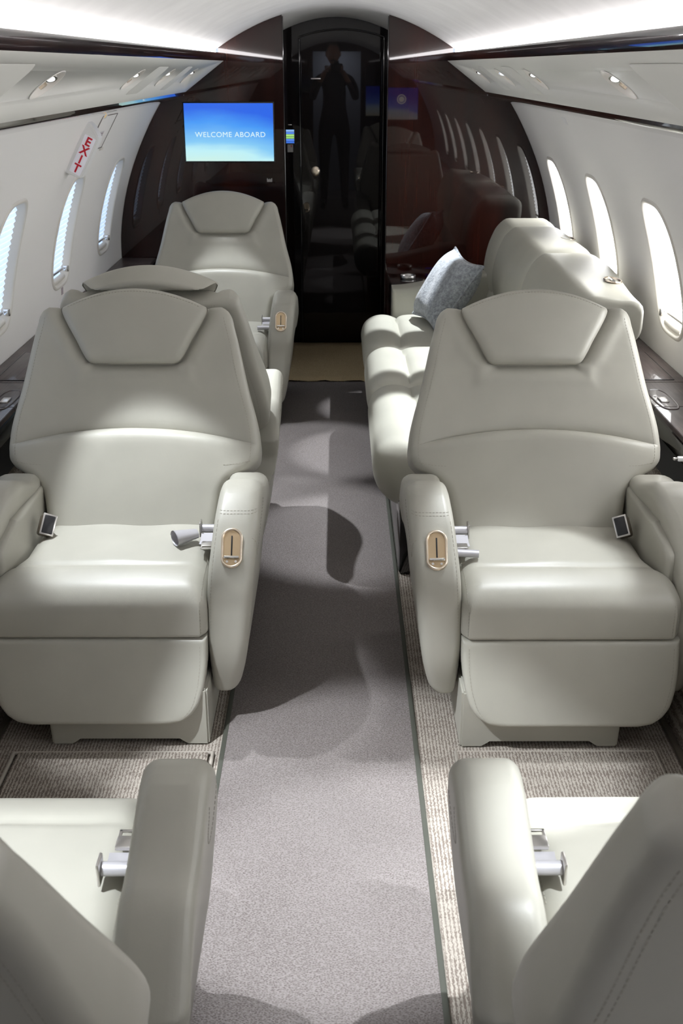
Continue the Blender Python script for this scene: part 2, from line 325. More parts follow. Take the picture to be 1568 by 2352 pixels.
for side, nm in ((-1, 'left'), (1, 'right')):
    zs = np.linspace(.56, 1.435, 40)
    V = [(side*wprof(z), y, z) for y in (Y0, YB+.02) for z in zs]; M_ = len(zs)
    V += [(side*(wprof(z)+.05), y, z) for y in (Y0, YB+.02) for z in zs]
    Fc = []
    for j in range(M_-1):
        Fc += [(j, j+1, M_+j+1, M_+j), (2*M_+j, 3*M_+j, 3*M_+j+1, 2*M_+j+1), (j, 2*M_+j, 2*M_+j+1, j+1), (M_+j, M_+j+1, 3*M_+j+1, 3*M_+j)]
    Fc += [(0, M_, 3*M_, 2*M_), (M_-1, 3*M_-1, 4*M_-1, 2*M_-1)]
    wo = ob('wall_'+nm, mesh('wall_'+nm, V, Fc, WALLMAT, 30))
    bm = bmesh.new()
    for wy in WIN_Y:
        ring0 = []; ring1 = []
        for k in range(56):
            dy, dz = win_outline(k)
            ring0.append(bm.verts.new((side*.95, wy+dy, WIN_C+dz))); ring1.append(bm.verts.new((side*1.30, wy+dy, WIN_C+dz)))
        bm.faces.new(ring0); bm.faces.new(ring1[::-1])
        for k in range(56): bm.faces.new((ring0[k], ring1[k], ring1[(k+1) % 56], ring0[(k+1) % 56]))
    cut = ob('cut', bmdone(bm, 'cut', None))
    md = wo.modifiers.new('b', 'BOOLEAN'); md.operation = 'DIFFERENCE'; md.object = cut; md.solver = 'EXACT'
    bpy.context.view_layer.update()
    me = bpy.data.meshes.new_from_object(wo.evaluated_get(bpy.context.evaluated_depsgraph_get()))
    wo.modifiers.clear(); wo.data = me; me.polygons.foreach_set('use_smooth', [True]*len(me.polygons)); me.set_sharp_from_angle(angle=math.radians(30))
    bpy.data.objects.remove(cut)
    prop(wo, kind='structure', label='%s cabin side wall panel with tall rounded windows' % ('pale grey' if side > 0 else 'pale cream'))
    # windows
    for wi, wy in enumerate(WIN_Y):
        if wy < -.5: continue
        root = empty('window_%d' % (wi+1+(7 if side > 0 else 0)), (0, 0, 0)); prop(root, kind='structure')
        prof = [(.014, .0005), (.011, .0045), (.005, .006), (.0, .0045), (-.004, -.002), (-.010, -.028), (-.014, -.034)]
        V = []; Fc = []; n = 56
        for off, wd in prof:
            for k in range(n):
                dy, dz = win_outline(k, off); V.append(wmap(side, wy+dy, WIN_C+dz, wd))
        for i in range(len(prof)-1):
            for k in range(n): Fc.append((i*n+k, i*n+(k+1) % n, (i+1)*n+(k+1) % n, (i+1)*n+k))
        ob('window_frame', mesh('window_frame', V, Fc, IVORY, 50), root)
        # clear inner pane: grid clipped by outline rows
        def pane_grid(wd, off, rows, pleat=0):
            V = []; Fc = []; att = []
            for i in range(rows+1):
                t = -1+2*i/rows; hz = WIN_H+off; dz = t*hz*.999
                e = 3.6; hy = (WIN_W+off)*(1-.07*max(0, t))*max(.0, (1-abs(t*.999)**e))**(1/e)
                ww = wd+(pleat*(1 if i % 2 else 0))
                for q in range(5): V.append(wmap(side, wy+hy*(-1+q/2), WIN_C+dz, ww)); att.append(i % 2)
            for i in range(rows):
                for q in range(4): Fc.append((i*5+q, i*5+q+1, i*5+q+6, i*5+q+5))
            return V, Fc, att
        V, Fc, _ = pane_grid(-.0155, -.006, 16); ob('pane', mesh('pane', V, Fc, PANE, 60), root)
        nrow = 44
        V, Fc, att = pane_grid(-.024, -.004, nrow, -.0055)
        me = bpy.data.meshes.new('pleated_shade'); me.from_pydata([tuple(v) for v in V], [], Fc)
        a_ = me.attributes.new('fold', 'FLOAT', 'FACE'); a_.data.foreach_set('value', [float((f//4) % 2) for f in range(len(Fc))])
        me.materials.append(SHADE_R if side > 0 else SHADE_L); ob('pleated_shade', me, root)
        # chrome shade latch and ivory pull bar low in the frame
        zz = WIN_C-WIN_H+.045
        p0 = Vector(wmap(side, wy-.10, zz, -.022)); p1 = Vector(wmap(side, wy+.115, zz, -.022))
        ob('shade_rail', tube_me('shade_rail', [p0, p1], .006, SILVER_METAL, 8), root)
        bm = bmesh.new(); add_box(bm, Vector(wmap(side, wy+.128, zz+.002, -.006)), (.022, .013, .026), None, .003); ob('shade_latch', bmdone(bm, 'shade_latch', CHROME), root)
        pts = [wmap(side, wy+q, WIN_C-WIN_H+.018+.25*q*q, -.014) for q in np.linspace(-.095, .095, 9)]
        ob('shade_pull', tube_me('shade_pull', pts, .013, IVORY, 10), root)

# cornice: cove light, dark upper trim, satin panel, dark lower trim
PS = (Vector((.574, 0, 1.605)), Vector((.778, 0, 1.455)))
PD = (PS[1]-PS[0]).normalized(); PN = Vector((PD.z, 0, -PD.x))     # along the panel (outward, down) and its inward normal (right side)
def pmap(side, y, s, w=0.0):
    q = PS[0]+PD*s+PN*w; return (side*q.x, y, q.z)
BEAMS = {}                     # where each swivel lamp points (x, y, z), beam angle, relative output
for s_ in (-1, 1):
    BEAMS[(s_, -.9)] = (s_*.2, -.9, 0, 50, .6); BEAMS[(s_, .0)] = (s_*.60, .05, .2, 30, .3)
    BEAMS[(s_, .95)] = (s_*.60, 1.34, .43, 34, 2.1)
    BEAMS[(1, .95)] = (.50, 1.34, .43, 36, 1.8)
    BEAMS[(s_, 2.74)] = (-.46, 2.64, .43, 38, 1.35) if s_ < 0 else (.46, 2.47, .40, 30, 1.0)
BEAMS[(-1, 1.85)] = (.02, 2.02, 0, 42, 2.9); BEAMS[(1, 1.85)] = (.15, 1.78, 0, 36, 2.8)
BEAMS[(-1, 3.89)] = (-.32, 3.76, .35, 42, 2.2); BEAMS[(1, 3.89)] = (.27, 3.74, .42, 32, 2.6)
BEAMS[(-1, 4.62)] = (-.14, 4.62, .0, 32, 1.6); BEAMS[(1, 4.62)] = (.30, 4.60, .42, 26, 2.4)
BEAMS[(-1, 5.37)] = (-.50, 5.25, .43, 34, .7); BEAMS[(1, 5.37)] = (.36, 5.30, .42, 24, 2.2)
FIX_Y = [-.9, .0, .95, 1.85, 2.74, 3.89, 4.62, 5.37]
for side, nm in ((-1, 'left'), (1, 'right')):
    o = strip_along_y('cove_light', [(side*.600, 1.6685), (side*.612, 1.664), (side*.612, 1.646), (side*.598, 1.6415)], Y0+.02, YB, COVE, kind=None)
    prop(o, 'continuous white cove light strip above the %s row of windows' % nm, 'light strip', 'cove light strips')
    pr = [(.640, 1.632), (.605, 1.6425), (.5735, 1.6425), (.5708, 1.6405), (.5698, 1.635), (.5698, 1.626), (.5708, 1.616), (.5728, 1.608), (.575, 1.6045)]
    o = strip_along_y('trim_%d' % (1 if side < 0 else 2), [(side*x, z) for x, z in pr], Y0, YB+.01, TRIM_GLOSS, sharp=60); o['label'] = 'dark gloss rail below the cove light'
    # panel with oval openings
    L = (PS[1]-PS[0]).length
    me = mesh('wall_panel', [pmap(side, Y0, 0), pmap(side, YB+.01, 0), pmap(side, YB+.01, L), pmap(side, Y0, L),
                             pmap(side, Y0, 0, -.03), pmap(side, YB+.01, 0, -.03), pmap(side, YB+.01, L, -.03), pmap(side, Y0, L, -.03)],
              [(0, 1, 2, 3), (4, 7, 6, 5), (0, 3, 7, 4), (1, 5, 6, 2), (0, 4, 5, 1), (3, 2, 6, 7)], PANELMAT)
    po = ob('wall_service_'+nm, me)
    bm = bmesh.new()
    for fy in FIX_Y:
        r0 = []; r1 = []
        for k in range(32):
            th = 2*math.pi*k/32; dy, ds = .070*math.cos(th), .049*math.sin(th)
            r0.append(bm.verts.new(pmap(side, fy+dy, .110+ds, .05))); r1.append(bm.verts.new(pmap(side, fy+dy, .110+ds, -.06)))
        bm.faces.new(r0); bm.faces.new(r1[::-1])
        for k in range(32): bm.faces.new((r0[k], r1[k], r1[(k+1) % 32], r0[(k+1) % 32]))
    cut = ob('cut', bmdone(bm, 'cut', None))
    md = po.modifiers.new('b', 'BOOLEAN'); md.operation = 'DIFFERENCE'; md.object = cut; md.solver = 'EXACT'; bpy.context.view_layer.update()
    me = bpy.data.meshes.new_from_object(po.evaluated_get(bpy.context.evaluated_depsgraph_get())); po.modifiers.clear(); po.data = me; bpy.data.objects.remove(cut)
    prop(po, kind='structure', label='pale satin service panel sloping above the windows')
    lt = [(.776, 1.4565), (.781, 1.449), (.786, 1.441), (.800, 1.434), (.860, 1.418), (.898, 1.4065), (.910, 1.404), (.913, 1.412)]
    o = strip_along_y('trim_%d' % (3 if side < 0 else 4), [(side*x, z) for x, z in lt], Y0, YB+.01, TRIM_GLOSS, sharp=60); o['label'] = 'dark gloss rail between service panel and window wall'
    # fixtures: recessed oval cup with swivelling lamp and air nozzle
    for fi, fy in enumerate(FIX_Y):
        if fy < -.5: continue
        kindl = ('leftmost', 'row')[0]
        root = empty('reading_light', pmap(side, fy, .11)); inv = Matrix.Translation(-Vector(pmap(side, fy, .11)))
        V = []; Fc = []; n = 32
        for off, wd in [(.004, .0006), (.002, .0022), (-.001, .0010), (-.004, -.006), (-.012, -.020), (-.03, -.027)]:
            for k in range(n):
                th = 2*math.pi*k/n; V.append(pmap(side, fy+(.070+off)*math.cos(th), .110+(.049+off)*math.sin(th), wd))
        for i in range(5):
            for k in range(n): Fc.append((i*n+k, i*n+(k+1) % n, (i+1)*n+(k+1) % n, (i+1)*n+k))
        Fc.append(tuple(5*n+k for k in range(n)))
        me = mesh('cup', V, Fc, IVORY, 50); me.transform(inv); ob('cup', me, root)
        c0 = Vector(pmap(side, fy+.004, .088, -.020)); c1 = Vector(pmap(side, fy-.004, .094, -.003))
        bm = bmesh.new(); add_cyl(bm, c0, c1, .017, .015, 20); me = bmdone(bm, 'lamp_head', CHROME); me.transform(inv); h = ob('lamp_head', me, root)
        dd_ = (c1-c0).normalized()
        bm = bmesh.new(); add_cyl(bm, c1, c1+dd_*.0015, .0095, None, 20)
        lit = True
        me = bmdone(bm, 'lens', LENS if (side > 0 and fy == 2.74) else LENS_SOFT); me.transform(inv); ob('lens', me, h)
        bm = bmesh.new(); add_cyl(bm, pmap(side, fy+.028, .125, -.022), pmap(side, fy+.028, .125, -.004), .012, .010, 16)
        me = bmdone(bm, 'air_nozzle', BRASS); me.transform(inv); ob('air_nozzle', me, root)
        far = {2.74: 'nearest the camera', 3.89: 'second from the camera', 4.62: 'third from the camera', 5.37: 'by the aft bulkhead', 1.85: 'above the seat seen from behind', .95: 'beside the photographer', .0: 'overhead of the photographer'}.get(fy, 'forward of the first club seats')
        prop(root, 'oval recessed reading light in the %s service panel, %s' % (nm, far), 'reading light', 'oval reading lights')
        # the lamp itself
        ld = bpy.data.lights.new('reading_beam', 'SPOT'); ld.energy = SPOT_E*BEAMS[(side, fy)][4]; ld.spot_size = math.radians(BEAMS[(side, fy)][3]); ld.spot_blend = .45; ld.shadow_soft_size = .012; ld.color = (.90, .95, 1)
        lo = bpy.data.objects.new('reading_beam', ld); COL.objects.link(lo); lo.parent = h
        p = c1+dd_*.012-Vector(pmap(side, fy, .11)); lo.location = p
        tgt = Vector(BEAMS[(side, fy)][:3]) - c1; lo.rotation_euler = tgt.to_track_quat('-Z', 'Y').to_euler()
    # shallow service doors outlined in the panel
    for (ya, yb, sa, sb, nmn) in ((2.02, 2.44, .035, .21, 'a'), (4.12, 4.40, .045, .20, 'b'), (4.92, 5.12, .045, .20, 'c')):
        bm = bmesh.new(); pts = []
        ry, rs = .035, .035
        for cx, cs, a0 in ((yb-ry, sb-rs, 0), (ya+ry, sb-rs, 90), (ya+ry, sa+rs, 180), (yb-ry, sa+rs, 270)):
            for q in range(6):
                th = math.radians(a0+q*18); pts.append((cx+ry*math.cos(th), cs+rs*math.sin(th)))
        f0 = [bm.verts.new(pmap(side, y, s, .0004)) for y, s in pts]; cy, cs_ = (ya+yb)/2, (sa+sb)/2
        f1 = [bm.verts.new(pmap(side, y+(cy-y)*.006, s+(cs_-s)*.012, .0008)) for y, s in pts]
        f2 = [bm.verts.new(pmap(side, y+(cy-y)*.02, s+(cs_-s)*.035, .0010)) for y, s in pts]
        n = len(pts)
        for k in range(n):
            bm.faces.new((f0[k], f0[(k+1) % n], f1[(k+1) % n], f1[k])); bm.faces.new((f1[k], f1[(k+1) % n], f2[(k+1) % n], f2[k]))
        bm.faces.new(f2)
        o = ob('access_door', bmdone(bm, 'access_door', PANELMAT, 25), po)

# side ledges, dark lower panels, sloping carpeted kick panels
for side, nm in ((-1, 'left'), (1, 'right')):
    root = empty('side_ledge', (side*1.08, 2.3, .61)); base = Vector((side*1.08, 2.3, .61)); inv = Matrix.Translation(-base)
    prop(root, 'dark satin wood side ledge running along the %s wall below the windows' % nm, 'side ledge', 'side ledges')
    bounds = [Y0+.02, -.2, .75, 1.7, 2.6, 3.25, 3.533, 4.62, 6.09]
    for a, b_ in zip(bounds, bounds[1:]):
        me = poly_prism('ledge_panel', [(side*x, z) for x, z in ((.978, .600), (.982, .612), (1.1685, .612), (1.1685, .588), (.984, .588))], a+.0012, b_-.0012, LEDGE_MAT, 'y', .0012); me.transform(inv); ob('ledge_panel', me, root)
    me = poly_prism('edge_band', [(side*x, z) for x, z in ((.974, .548), (.970, .575), (.974, .597), (.984, .602), (.99, .545))], Y0+.02, 6.09, BLACK_GLOSS, 'y'); me.transform(inv); ob('edge_band', me, root)
    # lids with inlaid outlines, oval grip recess
    for ya, yb in ((3.56, 3.94), (2.64, 2.98), (4.66, 5.0)):
        me = box_me('table_lid', (side*1.078, (ya+yb)/2, .6128), (.098, yb-ya, .003), LEDGE_MAT, .0012); me.transform(inv); ob('table_lid', me, root)
        V = []; pts = []
        for cx, cy, a0 in ((.045, (yb-ya)/2-.004, 0), (-.045, (yb-ya)/2-.004, 90), (-.045, -(yb-ya)/2+.004, 180), (.045, -(yb-ya)/2+.004, 270)):
            for q in range(5):
                th = math.radians(a0+q*22.5); pts.append((side*1.078+cx+.006*math.cos(th), (ya+yb)/2+cy+.006*math.sin(th), .6128))
        me = tube_me('lid_joint', pts, .0016, RUBBER, 6, True); me.transform(inv); ob('lid_joint', me, root)
    for yc in (3.33, 2.42, 4.44):
        V = []; Fc = []; n = 28
        for rx, ry, z in ((.034, .115, .6125), (.032, .113, .6145), (.028, .109, .6142), (.022, .10, .607), (.012, .08, .602)):
            for k in range(n):
                th = 2*math.pi*k/n; e = .7; V.append((side*1.028+rx*math.copysign(abs(math.cos(th))**e, math.cos(th)), yc+ry*math.copysign(abs(math.sin(th))**e, math.sin(th)), z))
        for i in range(4):
            for k in range(n): Fc.append((i*n+k, i*n+(k+1) % n, (i+1)*n+(k+1) % n, (i+1)*n+k))
        Fc.append(tuple(4*n+k for k in range(n)))
        me = mesh('grip_recess', V, Fc, LEDGE_MAT, 60); me.transform(inv); g = ob('grip_recess', me, root)
        me = box_me('grip_latch', (side*1.026, yc-.01, .613), (.026, .05, .008), SILVER_METAL, .003); me.transform(inv); ob('grip_latch', me, g)
    o = strip_along_y('baseboard_'+nm, [(side*x, z) for x, z in ((.992, .56), (1.0, .50), (.985, .44))], Y0, YB, DARK_PANEL); o['label'] = 'dark panel under the side ledge'
    o = strip_along_y('wall_lower_'+nm, [(side*x, z) for x, z in ((.985, .44), (.97, .36), (.92, .16), (.868, .012), (.862, -.01))], Y0, YB, SIDE_CARPET, sharp=60); o['label'] = 'carpeted kick panel sloping up from the floor'
    o = ob('trim_%d' % (5 if side < 0 else 6), box_me('floor_rail', (side*.852, 2.25, .004), (.016, 7.7, .012), STRIP_MAT, .002)); prop(o, kind='structure', label='narrow metal rail where the kick panel meets the floor')
# white paper slip on the left ledge, charging cable tip on the right
o = ob('paper_tag', box_me('paper_tag', (-1.045, 3.865, .6158), (.07, .055, .0012), WHITE, 0, Matrix.Rotation(.35, 3, 'Z'))); prop(o, 'small white paper tag lying on the left ledge behind the seat', 'tag')
cr = empty('charging_cable', (.945, 2.80, .60)); prop(cr, 'white charging cable plug poking out beside the right armrest', 'cable')
ob('plug', box_me('plug', (-.006, .0, 0), (.034, .016, .012), WHITE, .004), cr); ob('plug_tip', box_me('plug_tip', (-.027, 0, 0), (.012, .011, .006), SILVER_METAL, .001), cr)
ob('cord', tube_me('cord', [(.01, 0, 0), (.03, -.004, 0), (.045, -.01, -.01), (.052, -.02, -.04)], .0025, WHITE, 8), cr)

# aft bulkhead panels (profile follows ceiling, cornice and wall)
def bulk_profile(x_in):
    pts = [(x_in, 0.0), (x_in, 1.862-.54*x_in**2-.001)]
    pts += [(x, 1.862-.54*x*x-.001) for x in np.linspace(x_in, .60, 14)[1:]]
    pts += [(.60, 1.64), (.577, 1.637), (.5735, 1.607), (.779, 1.454), (.786, 1.440), (.905, 1.408)]
    pts += [(float(wprof(z))-.001, z) for z in np.linspace(1.40, .61, 16)]
    pts += [(.99, .60), (.99, .46), (.865, .0)]
    return pts
bl = ob('wall_aft_left', poly_prism('wall_aft_left', [(-x, z) for x, z in bulk_profile(.272)], YB, YB+.05, WOOD)); prop(bl, kind='structure', label='dark gloss rosewood bulkhead carrying the monitor')
br = ob('wall_aft_right', poly_prism('wall_aft_right', bulk_profile(.272), YB, YB+.05, WOOD)); prop(br, kind='structure', label='dark gloss rosewood bulkhead behind the sofa')
for s_, nme in ((-1, 7), (1, 8)):
    o = ob('trim_%d' % nme, cyl_me('bulkhead_edge', (s_*.270, YB+.012, 0), (s_*.270, YB+.012, 1.815), .004, BLACK_GLOSS, n=16)); prop(o, kind='structure', label='polished bulkhead edge')
    o = ob('wall_passage_%s' % ('left' if s_ < 0 else 'right'), box_me('jamb', (s_*.305, (YB+YD)/2+.02, .90), (.025, YD-YB-.03, 1.80), WOOD_DOOR)); prop(o, kind='structure')
# lavatory door wall with arched door
def arch(hw, z1, k, n=17): return [(x, z1-k*x*x) for x in np.linspace(-hw, hw, n)]
pts = [(-.305, 0)]+arch(.305, 1.832, .78)+[(.305, 0)]
o = ob('wall_aft_centre', poly_prism('wall_aft_centre', pts, YD+.012, YD+.05, WOOD_DOOR)); prop(o, kind='structure', label='dark gloss frame around the lavatory door')
dr = empty('door_1', (.033, YD, 0)); prop(dr, kind='structure', label='dark gloss arched lavatory door with round brass lock'); db = Vector((.033, YD, 0))
pts = [(-.228, 0.004)]+arch(.228, 1.757, .70)+[(.228, .004)]
ob('door_leaf', poly_prism('door_leaf', pts, -.008, .011, WOOD_DOOR, 'y', .003), dr)
ar = [(x, -.007, z+.006) for x, z in [(-.236, 0.0), (-.236, 1.0), (-.236, 1.70)]+arch(.236, 1.763, .70)+[(.236, 1.70), (.236, 1.0), (.236, 0)]]
ob('door_bead', tube_me('door_bead', ar, .005, BLACK_GLOSS, 8), dr)
V = [(r*math.cos(2*math.pi*k/24), y, r*math.sin(2*math.pi*k/24)) for r, y in ((.027, -.008), (.027, -.013), (.020, -.017), (.008, -.0175)) for k in range(24)]
Fc = [(i*24+k, i*24+(k+1) % 24, (i+1)*24+(k+1) % 24, (i+1)*24+k) for i in range(3) for k in range(24)]+[tuple(72+k for k in range(24))]
me = mesh('door_lock', V, Fc, BRASS, 50); ob('door_lock', me, dr, (-.151, 0, 1.017))
ob('occupied_slot', box_me('occupied_slot', (-.145, -.009, 1.515), (.055, .003, .006), SILVER_METAL, .001), dr)
# touch control panel, placard and badge near the door
cp_ = empty('control_panel', (-.262, YD+.011, 1.205)); prop(cp_, 'small glowing touch panel with blue and green rows beside the lavatory door', 'control panel')
ob('bezel', box_me('bezel', (0, -.004, 0), (.052, .008, .082), RUBBER, .002), cp_)
cols = [(.30, .55, 1.0), (.12, .30, .95), (.45, .85, .25), (.35, .75, .2), (.12, .3, .95), (.06, .2, .8)]
for k, cc in enumerate(cols): ob('screen_row', box_me('screen_row', (0, -.0085, .033-k*.0125), (.046, .002, .0105), emitter('row%d' % k, cc, .9)), cp_)
o = ob('speaker_slot', box_me('speaker_slot', (-.262, YD+.008, 1.27), (.02, .008, .005), SILVER_METAL, .001)); prop(o, 'tiny metal slot above the touch panel by the lavatory door', 'switch')
pl_ = empty('placard', (-.262, YD+.009, 1.143)); prop(pl_, 'small grey placard with red mark under the touch panel', 'placard')
ob('plate', box_me('plate', (0, 0, 0), (.032, .004, .044), simple('placard_grey', (.45, .44, .42), .5), .001), pl_); ob('symbol', box_me('symbol', (.006, -.003, .011), (.005, .002, .012), RED), pl_)
# monitor
mo = empty('monitor', (-.5575, YB, 1.2585)); prop(mo, 'lit wall monitor showing WELCOME ABOARD on a blue sky', 'monitor')
ob('bezel', box_me('bezel', (0, -.004, 0), (.475, .008, .300), RUBBER, .003), mo)
ob('screen', box_me('screen', (0, -.0085, 0), (.463, .003, .287), SCREEN), mo)
ob('lettering', text_me('lettering', 'WELCOME ABOARD', .0365, TEXTW, .0004, .0, 1.04, 1.08), mo, (0.006, -.0108, -.012), (math.pi/2, 0, 0))
me = poly_prism('badge', [(-.014, -.009), (.014, -.009), (.014, .010), (.008, .008), (.004, .002), (-.001, .008), (-.006, .001), (-.010, .009), (-.014, .008)], -.004, 0, SILVER_METAL, 'y')
o = ob('wall_badge', me, None, (-.352, YB, 1.018)); prop(o, 'tiny silver jagged badge on the bulkhead below the monitor', 'badge')
# mats and runner
bm = bmesh.new(); n = 24
prev = None
for i in range(n+1):
    x = -.268+.56*i/n; yf = 5.765+.012*math.sin(i*.9)+.006*math.sin(i*2.3); row = []
    for j in range(9):
        t = j/8; y = yf+(6.645-yf)*t; z = .004+(.006*math.sin(i*.8+1)*max(0, 1-t*4))**2*60
        row.append(bm.verts.new((x, y, z+.003)))
    if prev:
        for j in range(8): bm.faces.new((prev[j], row[j], row[j+1], prev[j+1]))
    prev = row
mt = ob('doorway_mat', bmdone(bm, 'doorway_mat', MATM)); md = mt.modifiers.new('s', 'SOLIDIFY'); md.thickness = .004; md.offset = 1
prop(mt, 'golden brown woven mat on the floor before the lavatory door', 'mat')
rn = empty('carpet_runner', (-.037, 2.2, 0)); prop(rn, 'long grey-brown aisle carpet runner with olive bound edges', 'runner')
ob('pile', box_me('pile', (0, 0, .004), (.470, 7.10, .008), RUNNER, .002), rn)
for s_ in (-1, 1): ob('binding', box_me('binding', (s_*.2395, 0, .0045), (.013, 7.10, .009), GREEN_TRIM, .003), rn)
# ---------------------------------------------------------------- club seats
def xf(V, m):                                    # mirror in x when m = -1
    return [(m*v[0], v[1], v[2]) for v in V]
hwS = spl([-.06, 0, .05, .095, .118, .135, .150, .168, .20, .235, .39, .55, .578, .592, .598],
          [.222, .232, .238, .250, .268, .292, .318, .336, .343, .341, .306, .270, .262, .250, .238])
def seam(a): return .262-.05*(a/.343)**2
hwH = spl([.436, .440, .448, .46, .50, .55, .575, .587, .594], [.108, .120, .130, .1375, .158, .186, .198, .2015, .198])
def back_front(a, s):
    a = a-.008; d = s-seam(a); lat = max(0.0, 1-abs(a/.335)**5)
    if d > 0: h = -.012*math.exp(-d/.018)*lat-.006*math.exp(-((d-.06)/.05)**2)*lat
    else:
        u = -d; h = (-.012*math.exp(-u/.006)+.030*(1-math.exp(-u/.014))*math.exp(-u/.16)+.006)*lat*(1-.35*abs(a/.34)**2)
    dd_ = max(abs(a)-float(hwH(min(max(s, .436), .594))), .436-s)          # groove and soft ridge around the headrest
    if -.02 < dd_ < .12 and s < .60: h += -.013*math.exp(-(dd_/.011)**2)+.005*math.exp(-((dd_-.038)/.018)**2)
    return h-.008*(1-sm(abs(a), .0, .42))*(1 if s > .2 else s/.2)*.4
def back_rear(a, s): return -.155+.082*sm(s, .12, .60)-.012*(1-(a/.34)**2)
def head_front(a, s):
    a = a-.008; return .020+.012*math.sin(min(1, max(0, (s-.43)/.2))*math.pi*.8)-.018*(a/.2)**2
yF = spl([.105, .20, .35, .43, .47, .52, .56, .585, .607, .621], [.058, .034, .027, .029, .048, .090, .128, .162, .205, .262])
outer = spl([.105, .185, .34, .50, .56, .621], [.314, .333, .353, .368, .374, .376])
inner = spl([.105, .25, .35, .47, .57, .621], [.250, .244, .246, .254, .266, .276])
def armz(y, z): return z-(.006+.056*sm(y, .20, .42)+.15*sm(y, .43, .62))*sm(z, .30, .62)
def seat_meshes(m, tag):
    R = {}
    def add(k, V, Fc, mat=LEATHER, sharp=50): R[k] = mesh(k+tag, xf(V, m), Fc, mat, sharp); return R[k]
    # backrest, in its own frame: x across, z up along the back, -y forward
    bmap = lambda a, s, w_: (a, -w_, s)
    V, Fc = slab(lambda s: .008-hwS(s), lambda s: .008+hwS(s), -.055, .598, back_front, back_rear, .026, .024, bmap, 60, 84, arc=lambda s: .05*(sm(s, .04, .212) if s < .212 else 1-sm(s, .212, .50)), extra=[.118, .126, .134, .142, .150, .158, .166]+[.212+q for q in (-.05, -.04, -.03, -.022, -.016, -.011, -.007, -.004, -.002, 0, .002, .004, .008, .013, .02, .03, .04, .05)])
    me = add('backrest', V, Fc, sharp=60)
    rays = []
    for sg in (-1, 1):
        rays.append(([(m*(.008+sg*(float(hwS(s))-.022)), -1, s) for s in np.linspace(.165, .57, 60)], (0, 1, 0)))
        rays.append(([(m*(.008+sg*(float(hwS(s))-.030)), 1, s) for s in np.linspace(.17, .56, 60)], (0, -1, 0)))
        rays.append(([(m*(.008+sg*(float(hwS(s))-.040)), 1, s) for s in np.linspace(.17, .555, 60)], (0, -1, 0)))
        rays.append(([(m*(.008+sg*x), -1, .157+.012*((x-.24)/.08)**2) for x in np.linspace(.25, .325, 12)], (0, 1, 0)))
    for ins in (.006, .014):
        ol = [(m*(.008+sg*(float(hwH(s))-ins)), 1, s) for sg, ss in ((-1, np.linspace(.59, .45, 20)), (1, np.linspace(.45, .59, 20))) for s in ss]
        rays.append((ol, (0, -1, 0)))
    R['back_stitching'] = stitches('back_stitching'+tag, me, rays, THREAD)
    # slim piping line down the rear panel
    V, Fc = slab(lambda s: .008-hwH(s), lambda s: .008+hwH(s), .436, .594, head_front, lambda a, s: -.012-.062*float(sm(s, .590, .615)), .022, .012, bmap, 26, 30, arc=lambda s: .050*sm(s, .50, .594), extra=[.438, .442, .447])
    me = add('headrest', V, Fc, sharp=60)
    top = [(m*(.008+x), -1, .594+.050*(1-(x/.2)**2)-.012) for x in np.linspace(-.178, .178, 50)]
    R['head_stitching'] = stitches('head_stitching'+tag, me, [(top, (0, 1, 0))], THREAD)
    # seat cushion
    def cL(y): return -(.285-.052*sm(y, .06, .20)) + .016*(1-sm(y, 0, .03))
    def cR(y): return .247-.016*(1-sm(y, 0, .03))
    def cf(a, y):
        x = (a+.02)/.25
        return .012*math.exp(-((y-.22)/.13)**2)*(1-.6*x*x)-.007*math.exp(-((y-.122)/.012)**2)*max(0, 1-abs(x)**4)-.020*(1-sm(y, .0, .10))+.002*math.sin(a*31+y*9)*sm(y, .1, .2)
    V, Fc = slab(cL, cR, 0, .44, cf, lambda a, y: -.142, .050, .012, lambda a, y, w_: (a, y, .427+w_), 44, 26, extra=list(np.linspace(.09, .15, 13)), nr=9)
    me = add('seat_cushion', V, Fc)
    rays = [([(m*(.247-.012), y, 1) for y in np.linspace(.02, .30, 30)], (0, 0, -1)), ([(m*.232, -1, z) for z in np.linspace(.30, .38, 12)], (0, 1, 0)), ([(m*-.262, -1, z) for z in np.linspace(.30, .38, 12)], (0, 1, 0))]
    R['cushion_stitching'] = stitches('cushion_stitching'+tag, me, rays, THREAD)
    # leg rest
    hl = spl([.076, .080, .09, .11, .15, .20, .286], [.165, .190, .214, .236, .254, .263, .266])
    V, Fc = slab(lambda s: -.021-hl(s), lambda s: -.021+hl(s), .076, .283, lambda a, s: .004*math.sin((s-.07)*14), lambda a, s: -.05, .013, .01,
                 lambda a, s, w_: (a, -.066*max(0, (.283-s)/.208)**1.25-w_+.004, s), 22, 20, extra=[.078, .083, .09, .1])
    me = add('leg_rest', V, Fc)
    R['rest_stitching'] = stitches('rest_stitching'+tag, me, [([(m*(-.021+sg*(float(hl(s))-.016)), -1, s) for s in np.linspace(.10, .27, 30)], (0, 1, 0)) for sg in (-1, 1)], THREAD)
    # plinth with arched foot cut-out
    P = [(-.150, .0), (-.095, .0), (-.088, .018), (-.080, .024), (.172, .024), (.180, .018), (.187, .0), (.244, .0), (.244, .16), (-.155, .16)]
    R['plinth'] = poly_prism('plinth'+tag, [(m*x, z) for x, z in P], -.028, .66, LEATHER, 'y', .006)
    R['seat_frame'] = box_me('seat_frame'+tag, (m*-.003, .40, .215), (.48, .60, .13), LEATHER, .02)
    # aisle armrest
    V, Fc = slab(yF, lambda z: .775-.22*sm(z, .28, .55)-.12*sm(.40-z, .0, .3), .105, .621, lambda y, z: float(outer(z))-.012*sm(y, .5, .8), lambda y, z: float(inner(z)),
                 .030, .020, lambda y, z, w_: (w_, y, armz(y, z)), 40, 20, extra=[.6, .605, .61, .615])
